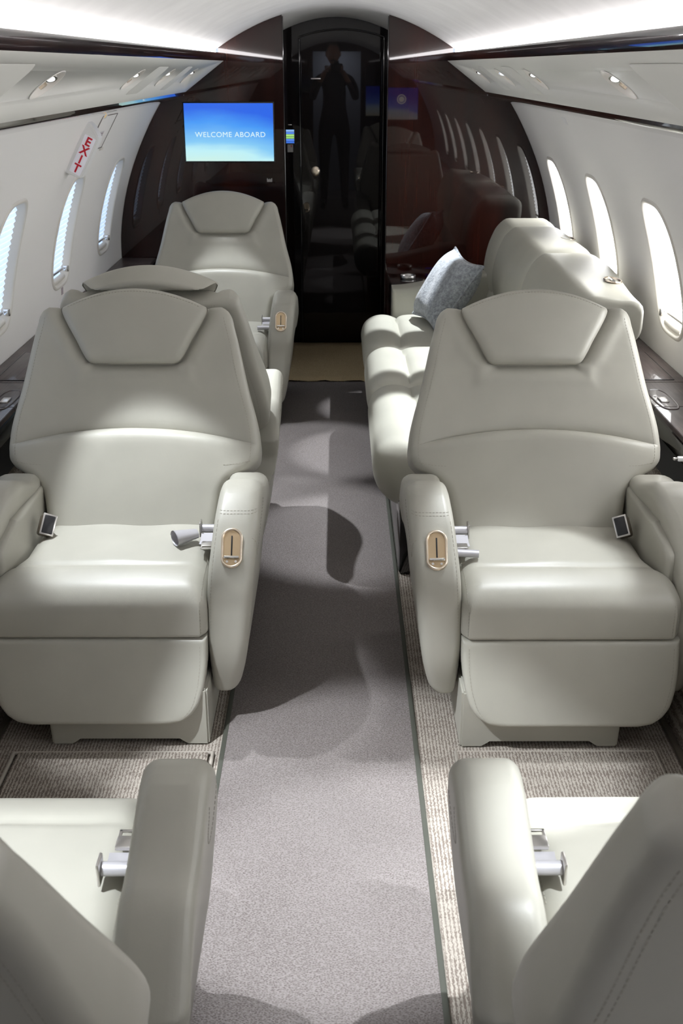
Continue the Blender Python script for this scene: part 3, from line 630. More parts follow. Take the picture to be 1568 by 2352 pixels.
    me = add('aisle_armrest', V, Fc)
    rr = []
    for k_ in (0, .0035): rr.append(([(m*a, -1, .560+k_*1.6-.0*a) for a in np.linspace(.262, .372, 22)], (0, 1, 0)))
    rr.append(([(m*(float(inner(z))+.010), -1, z) for z in np.linspace(.30, .552, 34)], (0, 1, 0)))
    rr.append(([(m*1, .17+.085*math.cos(t), .575-.135*math.sin(t)) for t in np.linspace(.15, math.pi-.1, 40)], (-m, 0, 0)))
    R['armrest_stitching'] = stitches('armrest_stitching'+tag, me, rr, THREAD)
    # window-side armrest with inner pad
    def oin(y, z): return -(.276-.022*sm(y, .05, .24)-.014*sm(z, .52, .60))
    V, Fc = slab(lambda z: yF(z)+.004, lambda z: .775-.22*sm(z, .28, .55), .105, .618, oin, lambda y, z: -.378+.02*sm(.5-z, 0, .4), .030, .058, lambda y, z, w_: (w_, y, armz(y, z)), 34, 24, extra=[.6, .605, .61])
    add('window_armrest', V, Fc)
    V, Fc = slab(lambda z: .085+.10*sm(z, .45, .525)**2, lambda z: .46, .34, .525, lambda y, z: oin(y, z)+.020, lambda y, z: -.30, .012, .006, lambda y, z, w_: (w_, y, z), 18, 16, extra=[.507, .512, .517, .521])
    add('armrest_pad', V, Fc)
    # oval adjuster recess on the aisle armrest front
    def oval(hx, hz, n=36):
        o_ = []; s_ = hz-hx
        for k in range(n):
            t = 2*math.pi*k/n; x = hx*math.cos(t); z = hx*math.sin(t)+(s_ if math.sin(t) >= 0 else -s_); o_.append((x, z))
        return o_
    V = []; Fc = []; n = 36; prof = [(0, .003), (.0006, -.0032), (.0022, -.0046), (.0044, -.0046), (.006, -.0032), (.0068, .0)]
    for ins, y in prof:
        for x, z in oval(.0265-ins, .0505-ins): V.append((x, y, z))
    for i in range(len(prof)-1):
        for k in range(n): Fc.append((i*n+k, i*n+(k+1) % n, (i+1)*n+(k+1) % n, (i+1)*n+k))
    R['adjuster_bezel'] = mesh('adjuster_bezel'+tag, V, Fc, BRASS, 50)
    t_ = BVHTree.FromPolygons([v.co[:] for v in R['aisle_armrest'].vertices], [p.vertices[:] for p in R['aisle_armrest'].polygons])
    ya = [t_.ray_cast(Vector((m*.309, -1, z)), Vector((0, 1, 0)))[0].y for z in (.457, .496, .536)]
    R['adj'] = (ya[1]-.0012, math.atan2(ya[2]-ya[0], .079))
    bm = bmesh.new(); f = bm.faces.new([bm.verts.new((x, -.0006, z)) for x, z in oval(.0205, .0445)])
    R['adjuster_plate'] = bmdone(bm, 'adjuster_plate'+tag, BRASS_PLATE)
    bm = bmesh.new(); add_box(bm, Vector((0, -.0012, .006)), (.0036, .001, .050), None, .0004); R['adjuster_slot'] = bmdone(bm, 'adjuster_slot'+tag, RUBBER)
    bm = bmesh.new(); add_box(bm, Vector((0, -.004, -.0245)), (.0375, .008, .0065), None, .002); R['adjuster_lever'] = bmdone(bm, 'adjuster_lever'+tag, CHROME)
    bm = bmesh.new()
    for x in (-.0105, .0105): add_cyl(bm, (x, -.0005, -.0345), (x, -.0020, -.0345), .0032, n=12)
    R['adjuster_screws'] = bmdone(bm, 'adjuster_screws'+tag, CHROME)
    # belt buckle on the window side: box with rimmed black button
    bm = bmesh.new(); add_box(bm, Vector((0, .012, 0)), (.036, .040, .056), None, .007); R['belt_buckle'] = bmdone(bm, 'belt_buckle'+tag, simple('buckle_bronze', (.20, .16, .12), .35, .6))
    bm = bmesh.new(); add_box(bm, Vector((0, -.007, 0)), (.037, .004, .057), None, .0018); R['buckle_rim'] = bmdone(bm, 'buckle_rim'+tag, SILVER_METAL)
    bm = bmesh.new(); add_box(bm, Vector((0, -.0085, 0)), (.029, .004, .049), None, .003); R['buckle_button'] = bmdone(bm, 'buckle_button'+tag, RUBBER)
    # belt on the aisle side: reel bar, webbing with rolled loop, tongue
    R['belt_reel'] = cyl_me('belt_reel'+tag, (m*.262, .275, .462), (m*.212, .275, .462), .011, SILVER)
    R['reel_cap'] = box_me('reel_cap'+tag, (m*.209, .277, .462), (.005, .032, .040), SILVER_METAL, .002)
    V = []; Fc = []
    path = [(.258, .262, .455), (.258, .235, .447), (.256, .215, .443)]
    for k, (a, y, z) in enumerate(path): V += [(m*(a), y, z), (m*(a-.046), y, z)]
    Fc = [(0, 1, 3, 2), (2, 3, 5, 4)]
    R['belt_webbing'] = mesh('belt_webbing'+tag, V, Fc, SILVER, 60)
    bm = bmesh.new(); add_box(bm, Vector((m*.236, .200, .449)), (.036, .030, .008), None, .003); add_box(bm, Vector((m*.236, .172, .450)), (.034, .005, .004), None, .001)
    for sg in (-1, 1): add_box(bm, Vector((m*(.236+sg*.0145), .186, .450)), (.005, .032, .004), None, .001)
    R['belt_tongue'] = bmdone(bm, 'belt_tongue'+tag, SILVER_METAL)
    return R
def coil_me(name, rad, wid, turns=1.6, taper=.6):
    V = []; Fc = []; n = 40
    for k in range(n+1):
        t = k/n*turns*2*math.pi; r0 = rad*(1-.18*k/n)
        for q, s_ in ((0, 1.0), (1, taper)):
            V.append((wid*(q-.5)*1.0, r0*s_*math.cos(t), r0*s_*math.sin(t)*.8+rad*.8))
    for k in range(n): Fc.append((2*k, 2*k+1, 2*k+3, 2*k+2))
    return mesh(name, V, Fc, SILVER, 60)
SP, SN = seat_meshes(1, '_p'), seat_meshes(-1, '_n')
COIL_A, COIL_B = coil_me('belt_coil_wide', .026, .062, 1.5, .62), coil_me('belt_coil_small', .0125, .055, 2.2, .96)
def seat(m, x, yf, facing, recline, label, belt, hinge=.39, group='cream leather club seats', cat='seat'):
    R = SP if m > 0 else SN
    root = empty('club_seat', (x, yf, 0), 0 if facing < 0 else math.pi); prop(root, label, cat, group)
    th = math.radians(recline)
    hz = .022 if belt == 'raised' else 0
    b = ob('backrest', R['backrest'], root, (0, hinge, .43), (-th, 0, 0))
    ob('headrest', R['headrest'], b, (0, 0, hz));  ob('stitching', R['back_stitching'], b)['kind'] = 'stuff'; ob('headrest_stitching', R['head_stitching'], b, (0, 0, hz))['kind'] = 'stuff'
    c = ob('seat_cushion', R['seat_cushion'], root); ob('stitching', R['cushion_stitching'], c)['kind'] = 'stuff'
    c = ob('leg_rest', R['leg_rest'], root); ob('stitching', R['rest_stitching'], c)['kind'] = 'stuff'
    ob('plinth', R['plinth'], root); ob('seat_frame', R['seat_frame'], root)
    c = ob('armrest', R['aisle_armrest'], root); ob('stitching', R['armrest_stitching'], c)['kind'] = 'stuff'
    c = ob('armrest', R['window_armrest'], root); ob('armrest_pad', R['armrest_pad'], c)
    a = ob('adjuster', R['adjuster_bezel'], root, (m*.309, R['adj'][0], .4965), (-R['adj'][1], 0, 0)); a['label'] = 'champagne oval adjuster recess'
    for k in ('plate', 'slot', 'lever', 'screws'): ob('adjuster_'+k, R['adjuster_'+k], a)
    k = ob('belt_buckle', R['belt_buckle'], root, (-m*.192, .285, .468), (-.5, m*.42, m*.35)); ob('buckle_rim', R['buckle_rim'], k); ob('buckle_button', R['buckle_button'], k)
    r_ = ob('belt_reel', R['belt_reel'], root); ob('reel_cap', R['reel_cap'], r_)
    wb = ob('seat_belt', R['belt_webbing'], root); ob('belt_tongue', R['belt_tongue'], wb)
    if belt == 'wide': ob('belt_coil', COIL_A, wb, (m*.175, .232, .438), (0, 0, m*.55))
    elif belt == 'small': ob('belt_coil', COIL_B, wb, (m*.222, .160, .438), (0, 0, m*.12))
    elif belt == 'near': ob('belt_coil', COIL_A, wb, (m*.02, .262, .438), (0, 0, m*.9))
    return root
A = seat(1, -.557, 2.375, -1, 25.5, 'cream leather club seat with a rolled silver belt strap, facing forward beside the white cabin wall opposite the single-curve runner', 'wide')
A['label'] = 'forward-facing cream leather seat with a wide cone of silver belt lying on its cushion'
Bs = seat(-1, .557, 2.36, -1, 25.5, 'cream leather seat directly in front of the sofa, silver belt rolled into a small tube', 'small')
Cs = seat(-1, -.557, 1.61, 1, 27, 'cream leather seat seen from behind, bottom corner, facing the seat with the cone of belt', 'near', .535)
Ds = seat(1, .557, 1.61, 1, 20, 'cream leather seat seen from behind, bottom corner, facing the seat in front of the sofa', 'near', .565)
Es = seat(-1, -.557, 3.955, 1, 25.5, 'cream leather seat back to back with another, only headrest top and side edge showing', 'raised')
Fs = seat(1, -.560, 4.93, -1, 25.5, 'farthest cream leather seat, standing below the lit wall monitor', 'small')
# floor mats between facing seats
for s_, nm in ((-1, 'left'), (1, 'right')):
    o = ob('floor_mat', box_me('floor_mat', (s_*.545, 1.98, .007), (.49 if s_ > 0 else .47, .64, .012), SIDE_CARPET, .005)); b_ = ob('bound_edge', tube_me('bound_edge', [(s_*.545+x, 1.98+y, .0075) for x, y in ((-.245, -.32), (.245, -.32), (.245, .32), (-.245, .32))], .006, simple('binding_'+nm, (.33, .30, .26), .9), 8, True), o)
    prop(o, 'ribbed beige foot mat on the floor between the two %s facing seats' % nm, 'mat', 'foot mats')

# ---------------------------------------------------------------- sofa along the right wall
so = empty('sofa', (.6, 4.5, 0)); sb_ = Vector((.6, 4.5, 0)); prop(so, 'long cream leather side-facing sofa with tufted cushions under the right windows', 'sofa')
def sob(name, me, parent=None):
    if parent is None: me.transform(Matrix.Translation(-sb_)); return ob(name, me, so)
    me.transform(Matrix.Translation(-sb_)); return ob(name, me, parent)
def arc_len(pts):
    d = [0]
    for a, b in zip(pts, pts[1:]): d.append(d[-1]+math.hypot(b[0]-a[0], b[1]-a[1]))
    return np.array(d)
def padded(prof, y0, y1, seams_u, puff, cap0, cap1, nu=90, nv=60, wob=0.0, cen=None, mat=LEATHER_SOFA, name='pad'):
    """section swept along y, puffed between seam lines across (ends) and along (seams_u); cap = end rounding radius"""
    prof = np.array(prof); L = arc_len(prof); T = L[-1]
    fx, fz = spl(L, prof[:, 0]), spl(L, prof[:, 1]); us = np.linspace(0, T, nu)
    X = np.array([float(fx(u)) for u in us]); Z = np.array([float(fz(u)) for u in us])
    dx, dz = np.gradient(X), np.gradient(Z); ln = np.hypot(dx, dz)+1e-9; nx, nz = -dz/ln, dx/ln
    cx, cz = cen if cen else (X.mean(), Z.mean()-.1)
    t = np.linspace(0, 1, nv); ys = y0+(y1-y0)*(.5-.5*np.cos(np.pi*t))*0.7+(y1-y0)*t*.3
    V = []
    for y in ys:
        k0 = 1.0; pull = 0.0
        for c_, d in ((cap0, y-y0), (cap1, y1-y)):
            if c_ > 0 and d < c_: pull = max(pull, c_*(1-math.sqrt(max(0, 1-(1-d/c_)**2))))
        for i in range(nu):
            u = us[i]; e = 1.0
            for c_, d in ((cap0, y-y0), (cap1, y1-y)):
                if c_ == 0: e *= 1-math.exp(-(d+.0005)/.028)
            for su in seams_u: e *= 1-.85*math.exp(-abs(u-su-wob*math.sin((y-y0)/(y1-y0)*math.pi))/.022)
            h = puff*e
            x, z = X[i]+nx[i]*h, Z[i]+nz[i]*h
            if pull:
                q = pull/max(.05, math.hypot(x-cx, z-cz)); q = min(q, .95); x, z = x+(cx-x)*q, z+(cz-z)*q
            V.append((x, y, z))
    Fc = [(i*nu+j, i*nu+j+1, (i+1)*nu+j+1, (i+1)*nu+j) for i in range(nv-1) for j in range(nu-1)]
    Fc += [tuple(range(nu)), tuple((nv-1)*nu+j for j in range(nu))]
    return mesh(name, V, Fc, mat, 50)
sprof = [(.235, .235), (.205, .245), (.178, .27), (.162, .31), (.160, .345), (.172, .378), (.200, .396), (.240, .402), (.290, .402), (.36, .402), (.50, .400), (.65, .396), (.78, .390), (.80, .30)]
seamu = arc_len(sprof)[8]
for a, b_, c0, c1 in ((3.39, 4.22, .11, 0), (4.22, 4.84, 0, 0), (4.84, 5.49, 0, .05)):
    sob('seat_cushion', padded(sprof, a, b_, [seamu], .034, c0, c1, 110, 56, .012, (.5, .30), name='seat_cushion'))
bprof = [(.80, .50), (.775, .56), (.765, .62), (.772, .70), (.795, .78), (.825, .835), (.865, .862), (.91, .862), (.98, .862), (1.025, .862), (1.048, .853), (1.056, .835), (1.056, .785), (1.045, .755), (1.02, .742), (.965, .72), (.955, .60), (.94, .50)]
for a, b_, c0, c1 in ((3.62, 4.60, .020, 0), (4.60, 5.40, 0, 0), (5.40, 5.70, 0, .05)):
    me = padded(bprof, a, b_, [], .014, c0, c1, 80, 40, 0, (.92, .66), name='back_cushion')
    for v in me.vertices:
        f = sm(4.35-v.co.y, 0, .75); v.co.x -= f*.045*min(1, max(0, (v.co.x-.90)/.12)); v.co.z -= f*.012*min(1, max(0, (v.co.x-.85)/.1))
    c_ = sob('back_cushion', me)
sob('back_base', padded([(.76, .38), (.75, .44), (.755, .50), (.775, .56), (.82, .585), (.88, .58), (.955, .55), (.955, .40)], 3.45, 5.70, [], .0, .03, .03, 40, 20, 0, (.87, .46), name='back_base'))
for a, z in ((3.415, .0), ):
    pass
# end armrest at the bulkhead
V, Fc = slab(lambda x: .20, lambda x: .545+.075*sm(x, .28, .75), .283, .80, lambda z, x: .12, lambda z, x: -.03, .02, .02, lambda z, x, w_: (x, 5.64-w_, z), 20, 20)
sob('armrest', mesh('armrest', V, Fc, LEATHER_SOFA, 50))
sob('base', box_me('base', (.53, 4.52, .125), (.64, 2.36, .25), BLACK_GLOSS, .015))
for y, x in ((3.95, .990), (4.98, 1.03)):
    V = []; n = 28
    for rx, ry, dz in ((.032, .058, .001), (.030, .056, .005), (.026, .050, .004), (.022, .046, -.006), (.016, .036, -.008)):
        for k in range(n):
            th = 2*math.pi*k/n; V.append((rx*math.cos(th), ry*math.sin(th), dz))
    Fc = [(i*n+k, i*n+(k+1) % n, (i+1)*n+(k+1) % n, (i+1)*n+k) for i in range(4) for k in range(n)]+[tuple(4*n+k for k in range(n))]
    me = mesh('belt_guide', V, Fc, BRASS, 50); g = ob('belt_guide', me, so, Vector((x, y, .871))-sb_, (0, .05, 0))
    me = box_me('guide_bar', (0, 0, .001), (.012, .074, .005), CHROME, .002); ob('guide_bar', me, g)
# plush cushion leaning in the corner
def pillow():
    n = 44; V = []; g = np.linspace(-1, 1, n)
    rs = np.random.RandomState(3)
    for side in (1, -1):
        for i in range(n):
            for j in range(n):
                u, v = g[i], g[j]; x = .175*u*(1+.07*v*v*(1 if abs(u) > .0 else 0)*abs(u)**3); y = .175*v*(1+.07*u*u*abs(v)**3)
                pin = 1-.09*(1-abs(u)**2)*abs(v)**6; y *= pin; x *= 1-.09*(1-abs(v)**2)*abs(u)**6
                h = .082*(max(0, 1-u**4)*max(0, 1-v**4))**.62
                h += .0035*math.sin(u*9+v*4)*max(0, 1-u*u)*max(0, 1-v*v)
                V.append((x, y, side*h))
    Fc = []
    for s_ in range(2):
        for i in range(n-1):
            for j in range(n-1):
                a = s_*n*n+i*n+j; Fc.append((a, a+1, a+n+1, a+n))
    me = bpy.data.meshes.new('pillow'); me.from_pydata(V, [], Fc)
    bm = bmesh.new(); bm.from_mesh(me); bmesh.ops.remove_doubles(bm, verts=bm.verts, dist=.0002); bmesh.ops.recalc_face_normals(bm, faces=bm.faces); bm.to_mesh(me); bm.free()
    return me
PLUSH, nt, b = new_mat('grey_plush')
n_ = N(nt, 'ShaderNodeTexNoise', Scale=70.0, Detail=5.0, Roughness=.7); nt.links.new(coords(nt), n_.inputs['Vector'])
nt.links.new(ramp(nt, n_.outputs[0], [(.3, (.14, .155, .175)), (.7, (.46, .49, .525))]), b.inputs['Base Color']); b.inputs['Roughness'].default_value = .9
b.inputs['Sheen Weight'].default_value = .5; b.inputs['Sheen Roughness'].default_value = .4; bump(nt, b, n_.outputs[0], .9, .006)
me = pillow(); fin(me, PLUSH, 180)
pw = ob('throw_pillow', me); prop(pw, 'grey plush square pillow leaning in the far corner of the sofa', 'pillow')
ux = Vector((.09, -.35, -.03)).normalized(); uy = Vector((.17, .05, .28)); uy = (uy-ux*uy.dot(ux)).normalized(); uz = ux.cross(uy)
pw.matrix_world = Matrix.Translation((.525, 5.22, .595)) @ Matrix((ux, uy, uz)).transposed().to_4x4()
pts = []
for k in range(80):
    t = k/80*4; s_ = int(t); f = (t-s_)*2-1; e = [(f, -1), (1, f), (-f, 1), (-1, -f)][s_]; u, v = e
    x = .175*u*(1+.07*v*v*abs(u)**3)*(1-.09*(1-abs(v)**2)*abs(u)**6); y = .175*v*(1+.07*u*u*abs(v)**3)*(1-.09*(1-abs(u)**2)*abs(v)**6); pts.append((x, y, 0))
ob('seam_edge', tube_me('seam_edge', pts, .006, PLUSH, 8, True), pw)
# corner cabinet between sofa and bulkhead with cup holder
cb = empty('corner_cabinet', (.66, 5.90, 0)); inv = Matrix.Translation((-.66, -5.90, 0)); prop(cb, 'black gloss cabinet with a cup holder between the sofa and the bulkhead', 'cabinet')
def cbo(name, me, parent=None): me.transform(inv); return ob(name, me, parent or cb)
cbo('body', box_me('body', (.575, 5.925, .25), (.57, .33, .50), BLACK_GLOSS, .01))
cbo('top', box_me('top', (.625, 5.925, .512), (.68, .34, .024), BLACK_GLOSS, .006))
bm = bmesh.new(); add_cyl(bm, (.385, 5.94, .520), (.385, 5.94, .545), .040, .042, 32, False); add_cyl(bm, (.385, 5.94, .521), (.385, 5.94, .523), .038, n=32)
h = cbo('cup_holder', bmdone(bm, 'cup_holder', SILVER_METAL)); md = h.modifiers.new('s', 'SOLIDIFY'); md.thickness = .002
cbo('display', box_me('display', (.545, 5.93, .5255), (.085, .028, .003), simple('small_display', (.0, .0, .0), .2, emit=(.02, .07, .8), es=.5), .001))
cbo('button', cyl_me('button', (.47, 5.90, .522), (.47, 5.90, .530), .008, CHROME))

# ---------------------------------------------------------------- exit sign and wall fittings on the left wall
def wframe(side, y, z):
    p = Vector(wmap(side, y, z, 0)); n = wn(z); n = Vector((side*n.x, 0, n.z)); dn = Vector((0, 1, 0)).cross(n)
    if dn.z > 0: dn = -dn
    return p, n, dn
p, nrm, dn = wframe(-1, 4.40, 1.30)
ex = empty('exit_sign', p); prop(ex, 'white lit box sign with red stacked letters EXIT on the left wall', 'exit sign')
M_ = Matrix((nrm, Vector((0, 1, 0)), -dn)).transposed()     # local x out of the wall, y aft, z up the wall
ex.rotation_euler = M_.to_euler()
if M_.determinant() < 0:
    M_ = Matrix((nrm, Vector((0, -1, 0)), -dn)).transposed(); ex.rotation_euler = M_.to_euler()
sgn = 1 if (M_ @ Vector((0, 1, 0))).y > 0 else -1
hp = [(-.01, -.107), (.058, -.102), (.064, -.094), (.064, .062), (.058, .072), (.022, .098), (-.01, .104)]
ob('housing', poly_prism('housing', hp, -.038, .038, WHITE, 'y', .005), ex)
EXMAT = simple('exit_face', (.86, .86, .92), .35, emit=(.80, .78, .95), es=.10)
for f in (-1, 1):
    fo = ob('face_plate', box_me('face_plate', (.034, f*.0385, -.018), (.044, .005, .150), EXMAT, .002), ex)
    for k, ch in enumerate('EXIT'):
        me = text_me('letter', ch, .045, RED, .0005, .0013, .95)
        ob('letter', me, ex, (.034, f*.0418, .036-k*.036), (math.pi/2, 0, 0 if f*sgn < 0 else math.pi) if sgn > 0 else (math.pi/2, 0, 0 if f < 0 else math.pi))
def wall_plate(name, side, y, z, wy, wz, th, mat, lab=None, cat=None, bev=.003):
    p, n_, dn = wframe(side, y, z)
    m_ = Matrix((Vector((0, 1, 0)), -dn, Vector((0, 1, 0)).cross(-dn))).transposed()
    o = ob(name, box_me(name, (0, 0, 0), (wy, wz, th), mat, bev), None, p, m_.to_euler())
    if lab: prop(o, lab, cat)
    return o
hatch = wall_plate('exit_release_cover', -1, 4.77, 1.33, .30, .155, .006, WALLMAT, 'flat white release cover on the wall just aft of the exit sign', 'cover', .002)
ob('cover_gap', tube_me('cover_gap', [(x, y, .003) for x, y in ((-.152, -.079), (.152, -.079), (.152, .079), (-.152, .079))], .0022, simple('gap_shadow_grey', (.22, .20, .19), .7), 6, True), hatch)
pp = ob('placard', box_me('placard', (-.03, -.012, .0035), (.12, .035, .001), simple('placard_paper', (.68, .66, .68), .6)), hatch)
for k, (w_, yy, c_) in enumerate(((.105, -.004, (.42, .36, .38)), (.105, -.012, (.42, .36, .38)), (.085, -.020, (.5, .18, .18)))): ob('print_line', box_me('print_line', (-.03, yy, .0042), (w_, .0035 if k else .006, .0006), simple('print%d' % k, c_, .6)), pp)
for s_, y, z, lb in ((-1, 4.66, 1.398, 'small square wall light with amber dot beside the exit release cover'), (1, 4.72, 1.375, 'small square wall light with amber dot below the right service panel')):
    o = wall_plate('indicator', s_, y, z, .075, .032, .005, WHITE, lb, 'indicator light', .002)
    ob('amber_dot', cyl_me('amber_dot', (-.014, 0, .002), (-.014, 0, .0042), .008, simple('amber%d' % (s_+1), (.9, .6, .25), .5, emit=(1, .6, .2), es=.4)), o)
o = wall_plate('wall_latch', -1, 4.93, 1.255, .06, .012, .012, IVORY, 'small raised ivory latch under the exit release cover', 'latch', .004)
o = wall_plate('wall_decal', -1, 4.60, 1.185, .035, .020, .0012, simple('decal', (.36, .30, .31), .6), 'small dark text decal on the wall above the second window', 'decal', 0)
o = wall_plate('wall_decal', -1, 4.72, .690, .035, .03, .0012, simple('decal2', (.45, .38, .42), .6), 'small dark text decal on the wall below the second window', 'decal', 0)

# ---------------------------------------------------------------- forward partition behind the photographer (seen in reflections)
pts = [(-1.19, 0), (-1.19, 1.9), (1.19, 1.9), (1.19, 0), (.30, 0), (.30, 1.75), (-.30, 1.75), (-.30, 0)]
o = ob('wall_forward', poly_prism('wall_forward', pts, Y0-.05, Y0, WOOD)); prop(o, kind='structure', label='dark gloss forward partition')
o = ob('wall_galley', box_me('wall_galley', (0, Y0-.8, .93), (.9, .04, 1.86), simple('galley_grey', (.42, .44, .50), .5))); prop(o, kind='structure', label='pale grey galley wall beyond the forward doorway')
for s_ in (-1, 1):
    o = ob('wall_entry_%s' % ('left' if s_ < 0 else 'right'), box_me('entry', (s_*.36, Y0-.42, .93), (.03, .74, 1.86), WOOD_DOOR)); prop(o, kind='structure')
o = ob('floor_entry', box_me('floor_entry', (0, Y0-.42, -.02), (.7, .8, .04), RUNNER)); prop(o, kind='structure')
o = ob('ceiling_entry', box_me('ceiling_entry', (0, Y0-.42, 1.86), (.7, .8, .03), HEADLINER)); prop(o, kind='structure')
m2 = empty('forward_monitor', (.66, Y0, 1.17)); prop(m2, 'wall monitor with a round emblem, mirrored in the dark right bulkhead', 'monitor')
ob('bezel', box_me('bezel', (0, .004, 0), (.60, .008, .37), RUBBER, .003), m2)
ob('screen', box_me('screen', (0, .0085, 0), (.585, .003, .35), SCREEN2), m2)
EMB = simple('emblem_white', (0, 0, 0), .4, emit=(1, .95, .9), es=1.6)
em = ob('emblem', tube_me('emblem', [(.048*math.cos(t), 0, .048*math.sin(t)) for t in np.linspace(0, 2*math.pi, 33)[:-1]], .006, EMB, 6, True), m2, (.10, .011, .05))
ob('emblem_disc', cyl_me('emblem_disc', (0, -.001, 0), (0, .0015, 0), .032, EMB), em)

# ---------------------------------------------------------------- the photographer, standing behind the lens (mirrored in the lavatory door)
SKIN = simple('skin', (.50, .27, .19), .5); SHIRT = simple('dark_shirt', (.035, .033, .040), .8); TROUSER = simple('dark_trousers', (.012, .012, .016), .85); HAIR = simple('grey_hair', (.10, .09, .085), .8)
pe = empty('person', (-.03, -.34, .009)); prop(pe, 'person in dark shirt and trousers holding a camera, mirrored in the lavatory door', 'person')
def skinned(name, pts, edges, radii, mats, root=0, sub=2, pick=None):
    me = bpy.data.meshes.new(name); me.from_pydata(pts, edges, []); o = bpy.data.objects.new(name, me); COL.objects.link(o)
    md = o.modifiers.new('skin', 'SKIN'); md.use_smooth_shade = True
    for i, r in enumerate(radii): me.skin_vertices[0].data[i].radius = r if isinstance(r, tuple) else (r, r)
    me.skin_vertices[0].data[root].use_root = True
    o.modifiers.new('sub', 'SUBSURF').levels = sub
    bpy.context.view_layer.update(); m2_ = bpy.data.meshes.new_from_object(o.evaluated_get(bpy.context.evaluated_depsgraph_get())); bpy.data.objects.remove(o)
    for m_ in mats: m2_.materials.append(m_)
    for p_ in m2_.polygons:
        p_.use_smooth = True
        if pick: p_.material_index = pick(p_.center)
    m2_.name = name; return m2_
P_ = [(0, 0, .98), (0, .01, 1.12), (0, 0, 1.30), (0, -.01, 1.44), (0, .005, 1.54), (0, .02, 1.60)]
Rr = [(.155, .115), (.140, .105), (.165, .115), (.150, .09), (.062, .062), (.055, .06)]
Ed = [(0, 1), (1, 2), (2, 3), (3, 4), (4, 5)]
def chain(start, pts, rs):
    prev = start
    for p, r in zip(pts, rs): P_.append(p); Rr.append(r); Ed.append((prev, len(P_)-1)); prev = len(P_)-1
for s_ in (-1, 1):
    chain(0, [(s_*.10, 0, .88), (s_*.11, .01, .70), (s_*.115, .02, .50), (s_*.12, 0, .30), (s_*.125, -.01, .09), (s_*.13, .08, .045), (s_*.135, .17, .035)], [(.095, .10), .082, .062, .055, .042, .045, .035])
    chain(3, [(s_*.185, -.01, 1.43), (s_*.235, .0, 1.33), (s_*.25, .06, 1.22), (s_*.20, .13, 1.33), (s_*.125, .20, 1.475), (s_*.095, .225, 1.52)], [(.062, .062), .052, .043, .036, .028, .026])
def pick(c):
    if c.z > 1.525 and abs(c.x) < .07: return 1
    if c.y > .17 and c.z > 1.40: return 1
    return 2 if c.z < 1.02 else 0
ob('body', skinned('body', P_, Ed, Rr, [SHIRT, SKIN, TROUSER], 0, 2, pick), pe)
for s_ in (-1, 1):                                   # four curled fingers and a thumb on the camera grip
    for q, (dz, L_) in enumerate(((.030, .92), (.012, 1.0), (-.006, .96), (-.023, .80))):
        b0 = Vector((s_*.098, .228, 1.535+dz)); f1 = b0+Vector((-s_*.002, .030*L_, .004)); f2 = f1+Vector((-s_*.016, .020*L_, 0)); f3 = f2+Vector((-s_*.020, .002, 0))
        ob('finger', skinned('finger', [b0, f1, f2, f3], [(0, 1), (1, 2), (2, 3)], [.0095, .009, .0085, .007], [SKIN], 0, 1), pe)
    b0 = Vector((s_*.088, .215, 1.525)); ob('thumb', skinned('thumb', [b0, b0+Vector((-s_*.018, .0, .018)), b0+Vector((-s_*.030, .008, .036))], [(0, 1), (1, 2)], [.012, .0105, .008], [SKIN], 0, 1), pe)
bm = bmesh.new(); bmesh.ops.create_uvsphere(bm, u_segments=32, v_segments=24, radius=1)
for v in bm.verts:
    x, y, z = v.co; jaw = sm(-z, .1, 1.0)
    X, Y_, Z_ = x*.077*(1-.28*jaw), y*.098*(1-.12*jaw)+.012*jaw, z*.122
    if y > .5: Y_ += .022*math.exp(-((x)/.16)**2-((z+.12)/.16)**2)-.010*math.exp(-((abs(x)-.38)/.18)**2-((z-.06)/.12)**2)+.006*math.exp(-(x/.3)**2-((z+.45)/.08)**2)
    v.co = (X, Y_, Z_)
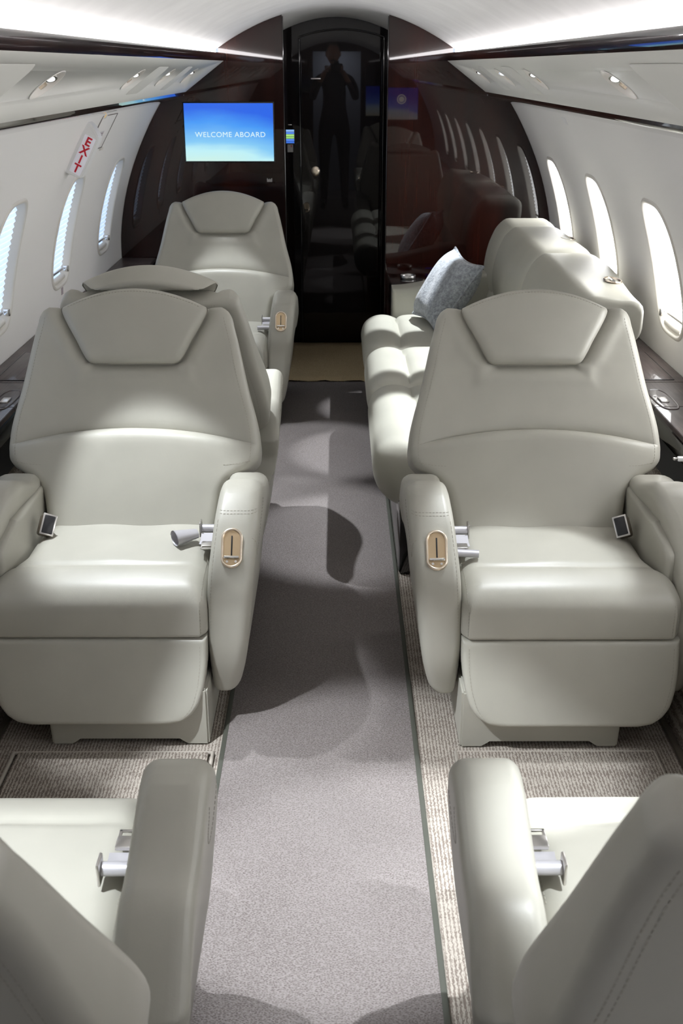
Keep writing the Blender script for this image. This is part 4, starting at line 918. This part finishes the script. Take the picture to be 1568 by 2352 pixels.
hd = ob('head', bmdone(bm, 'head', SKIN, 80), pe, (-.01, .035, 1.70), (-.18, 0, 0))
bm = bmesh.new(); bmesh.ops.create_uvsphere(bm, u_segments=32, v_segments=20, radius=1)
bmesh.ops.delete(bm, geom=[v for v in bm.verts if v.co.z < .15 and v.co.y > -.15 or v.co.z < -.45 or (v.co.y > .45 and v.co.z < .72)], context='VERTS')
for v in bm.verts: v.co = (v.co.x*.083, v.co.y*.104-.004, v.co.z*.127)
ob('hair', bmdone(bm, 'hair', HAIR, 80), hd)
ob('moustache', tube_me('moustache', [(-.028, .088, -.058), (-.012, .098, -.050), (.012, .098, -.050), (.028, .088, -.058)], .007, HAIR, 8), hd)
for s_ in (-1, 1):
    bm = bmesh.new(); bmesh.ops.create_uvsphere(bm, u_segments=12, v_segments=8, radius=.011, matrix=Matrix.Translation((s_*.030, .079, .006))); ob('eye', bmdone(bm, 'eye', simple('eye%d' % (s_+1), (.5, .48, .45), .2)), hd)
    bm = bmesh.new(); bmesh.ops.create_uvsphere(bm, u_segments=12, v_segments=10, radius=1, matrix=Matrix.Translation((s_*.079, 0, 0)) @ Matrix.Diagonal((.010, .020, .032, 1))); ob('ear', bmdone(bm, 'ear', SKIN), hd)
cm = empty('photo_camera', (0, -.10, 1.565)); prop(cm, 'black camera held up at the person\'s chin', 'camera')
ob('camera_body', box_me('camera_body', (-.0, -.02, -.005), (.135, .05, .095), RUBBER, .012), cm)
ob('prism_hump', box_me('prism_hump', (0, -.02, .055), (.055, .045, .035), RUBBER, .010), cm)
ob('camera_lens', cyl_me('camera_lens', (.01, .004, -.004), (.01, .062, -.004), .036, RUBBER, .034, 32), cm)
ob('camera_grip', box_me('camera_grip', (.058, .010, -.008), (.026, .030, .085), RUBBER, .010), cm)
ld = bpy.data.lights.new('galley_fill', 'AREA'); ld.energy = 14; ld.size = .4; ld.color = (.85, .9, 1)  # added unseen fill, brightens the galley wall mirrored in the door
lo = bpy.data.objects.new('galley_fill', ld); COL.objects.link(lo); lo.location = (0, Y0-.40, 1.83)
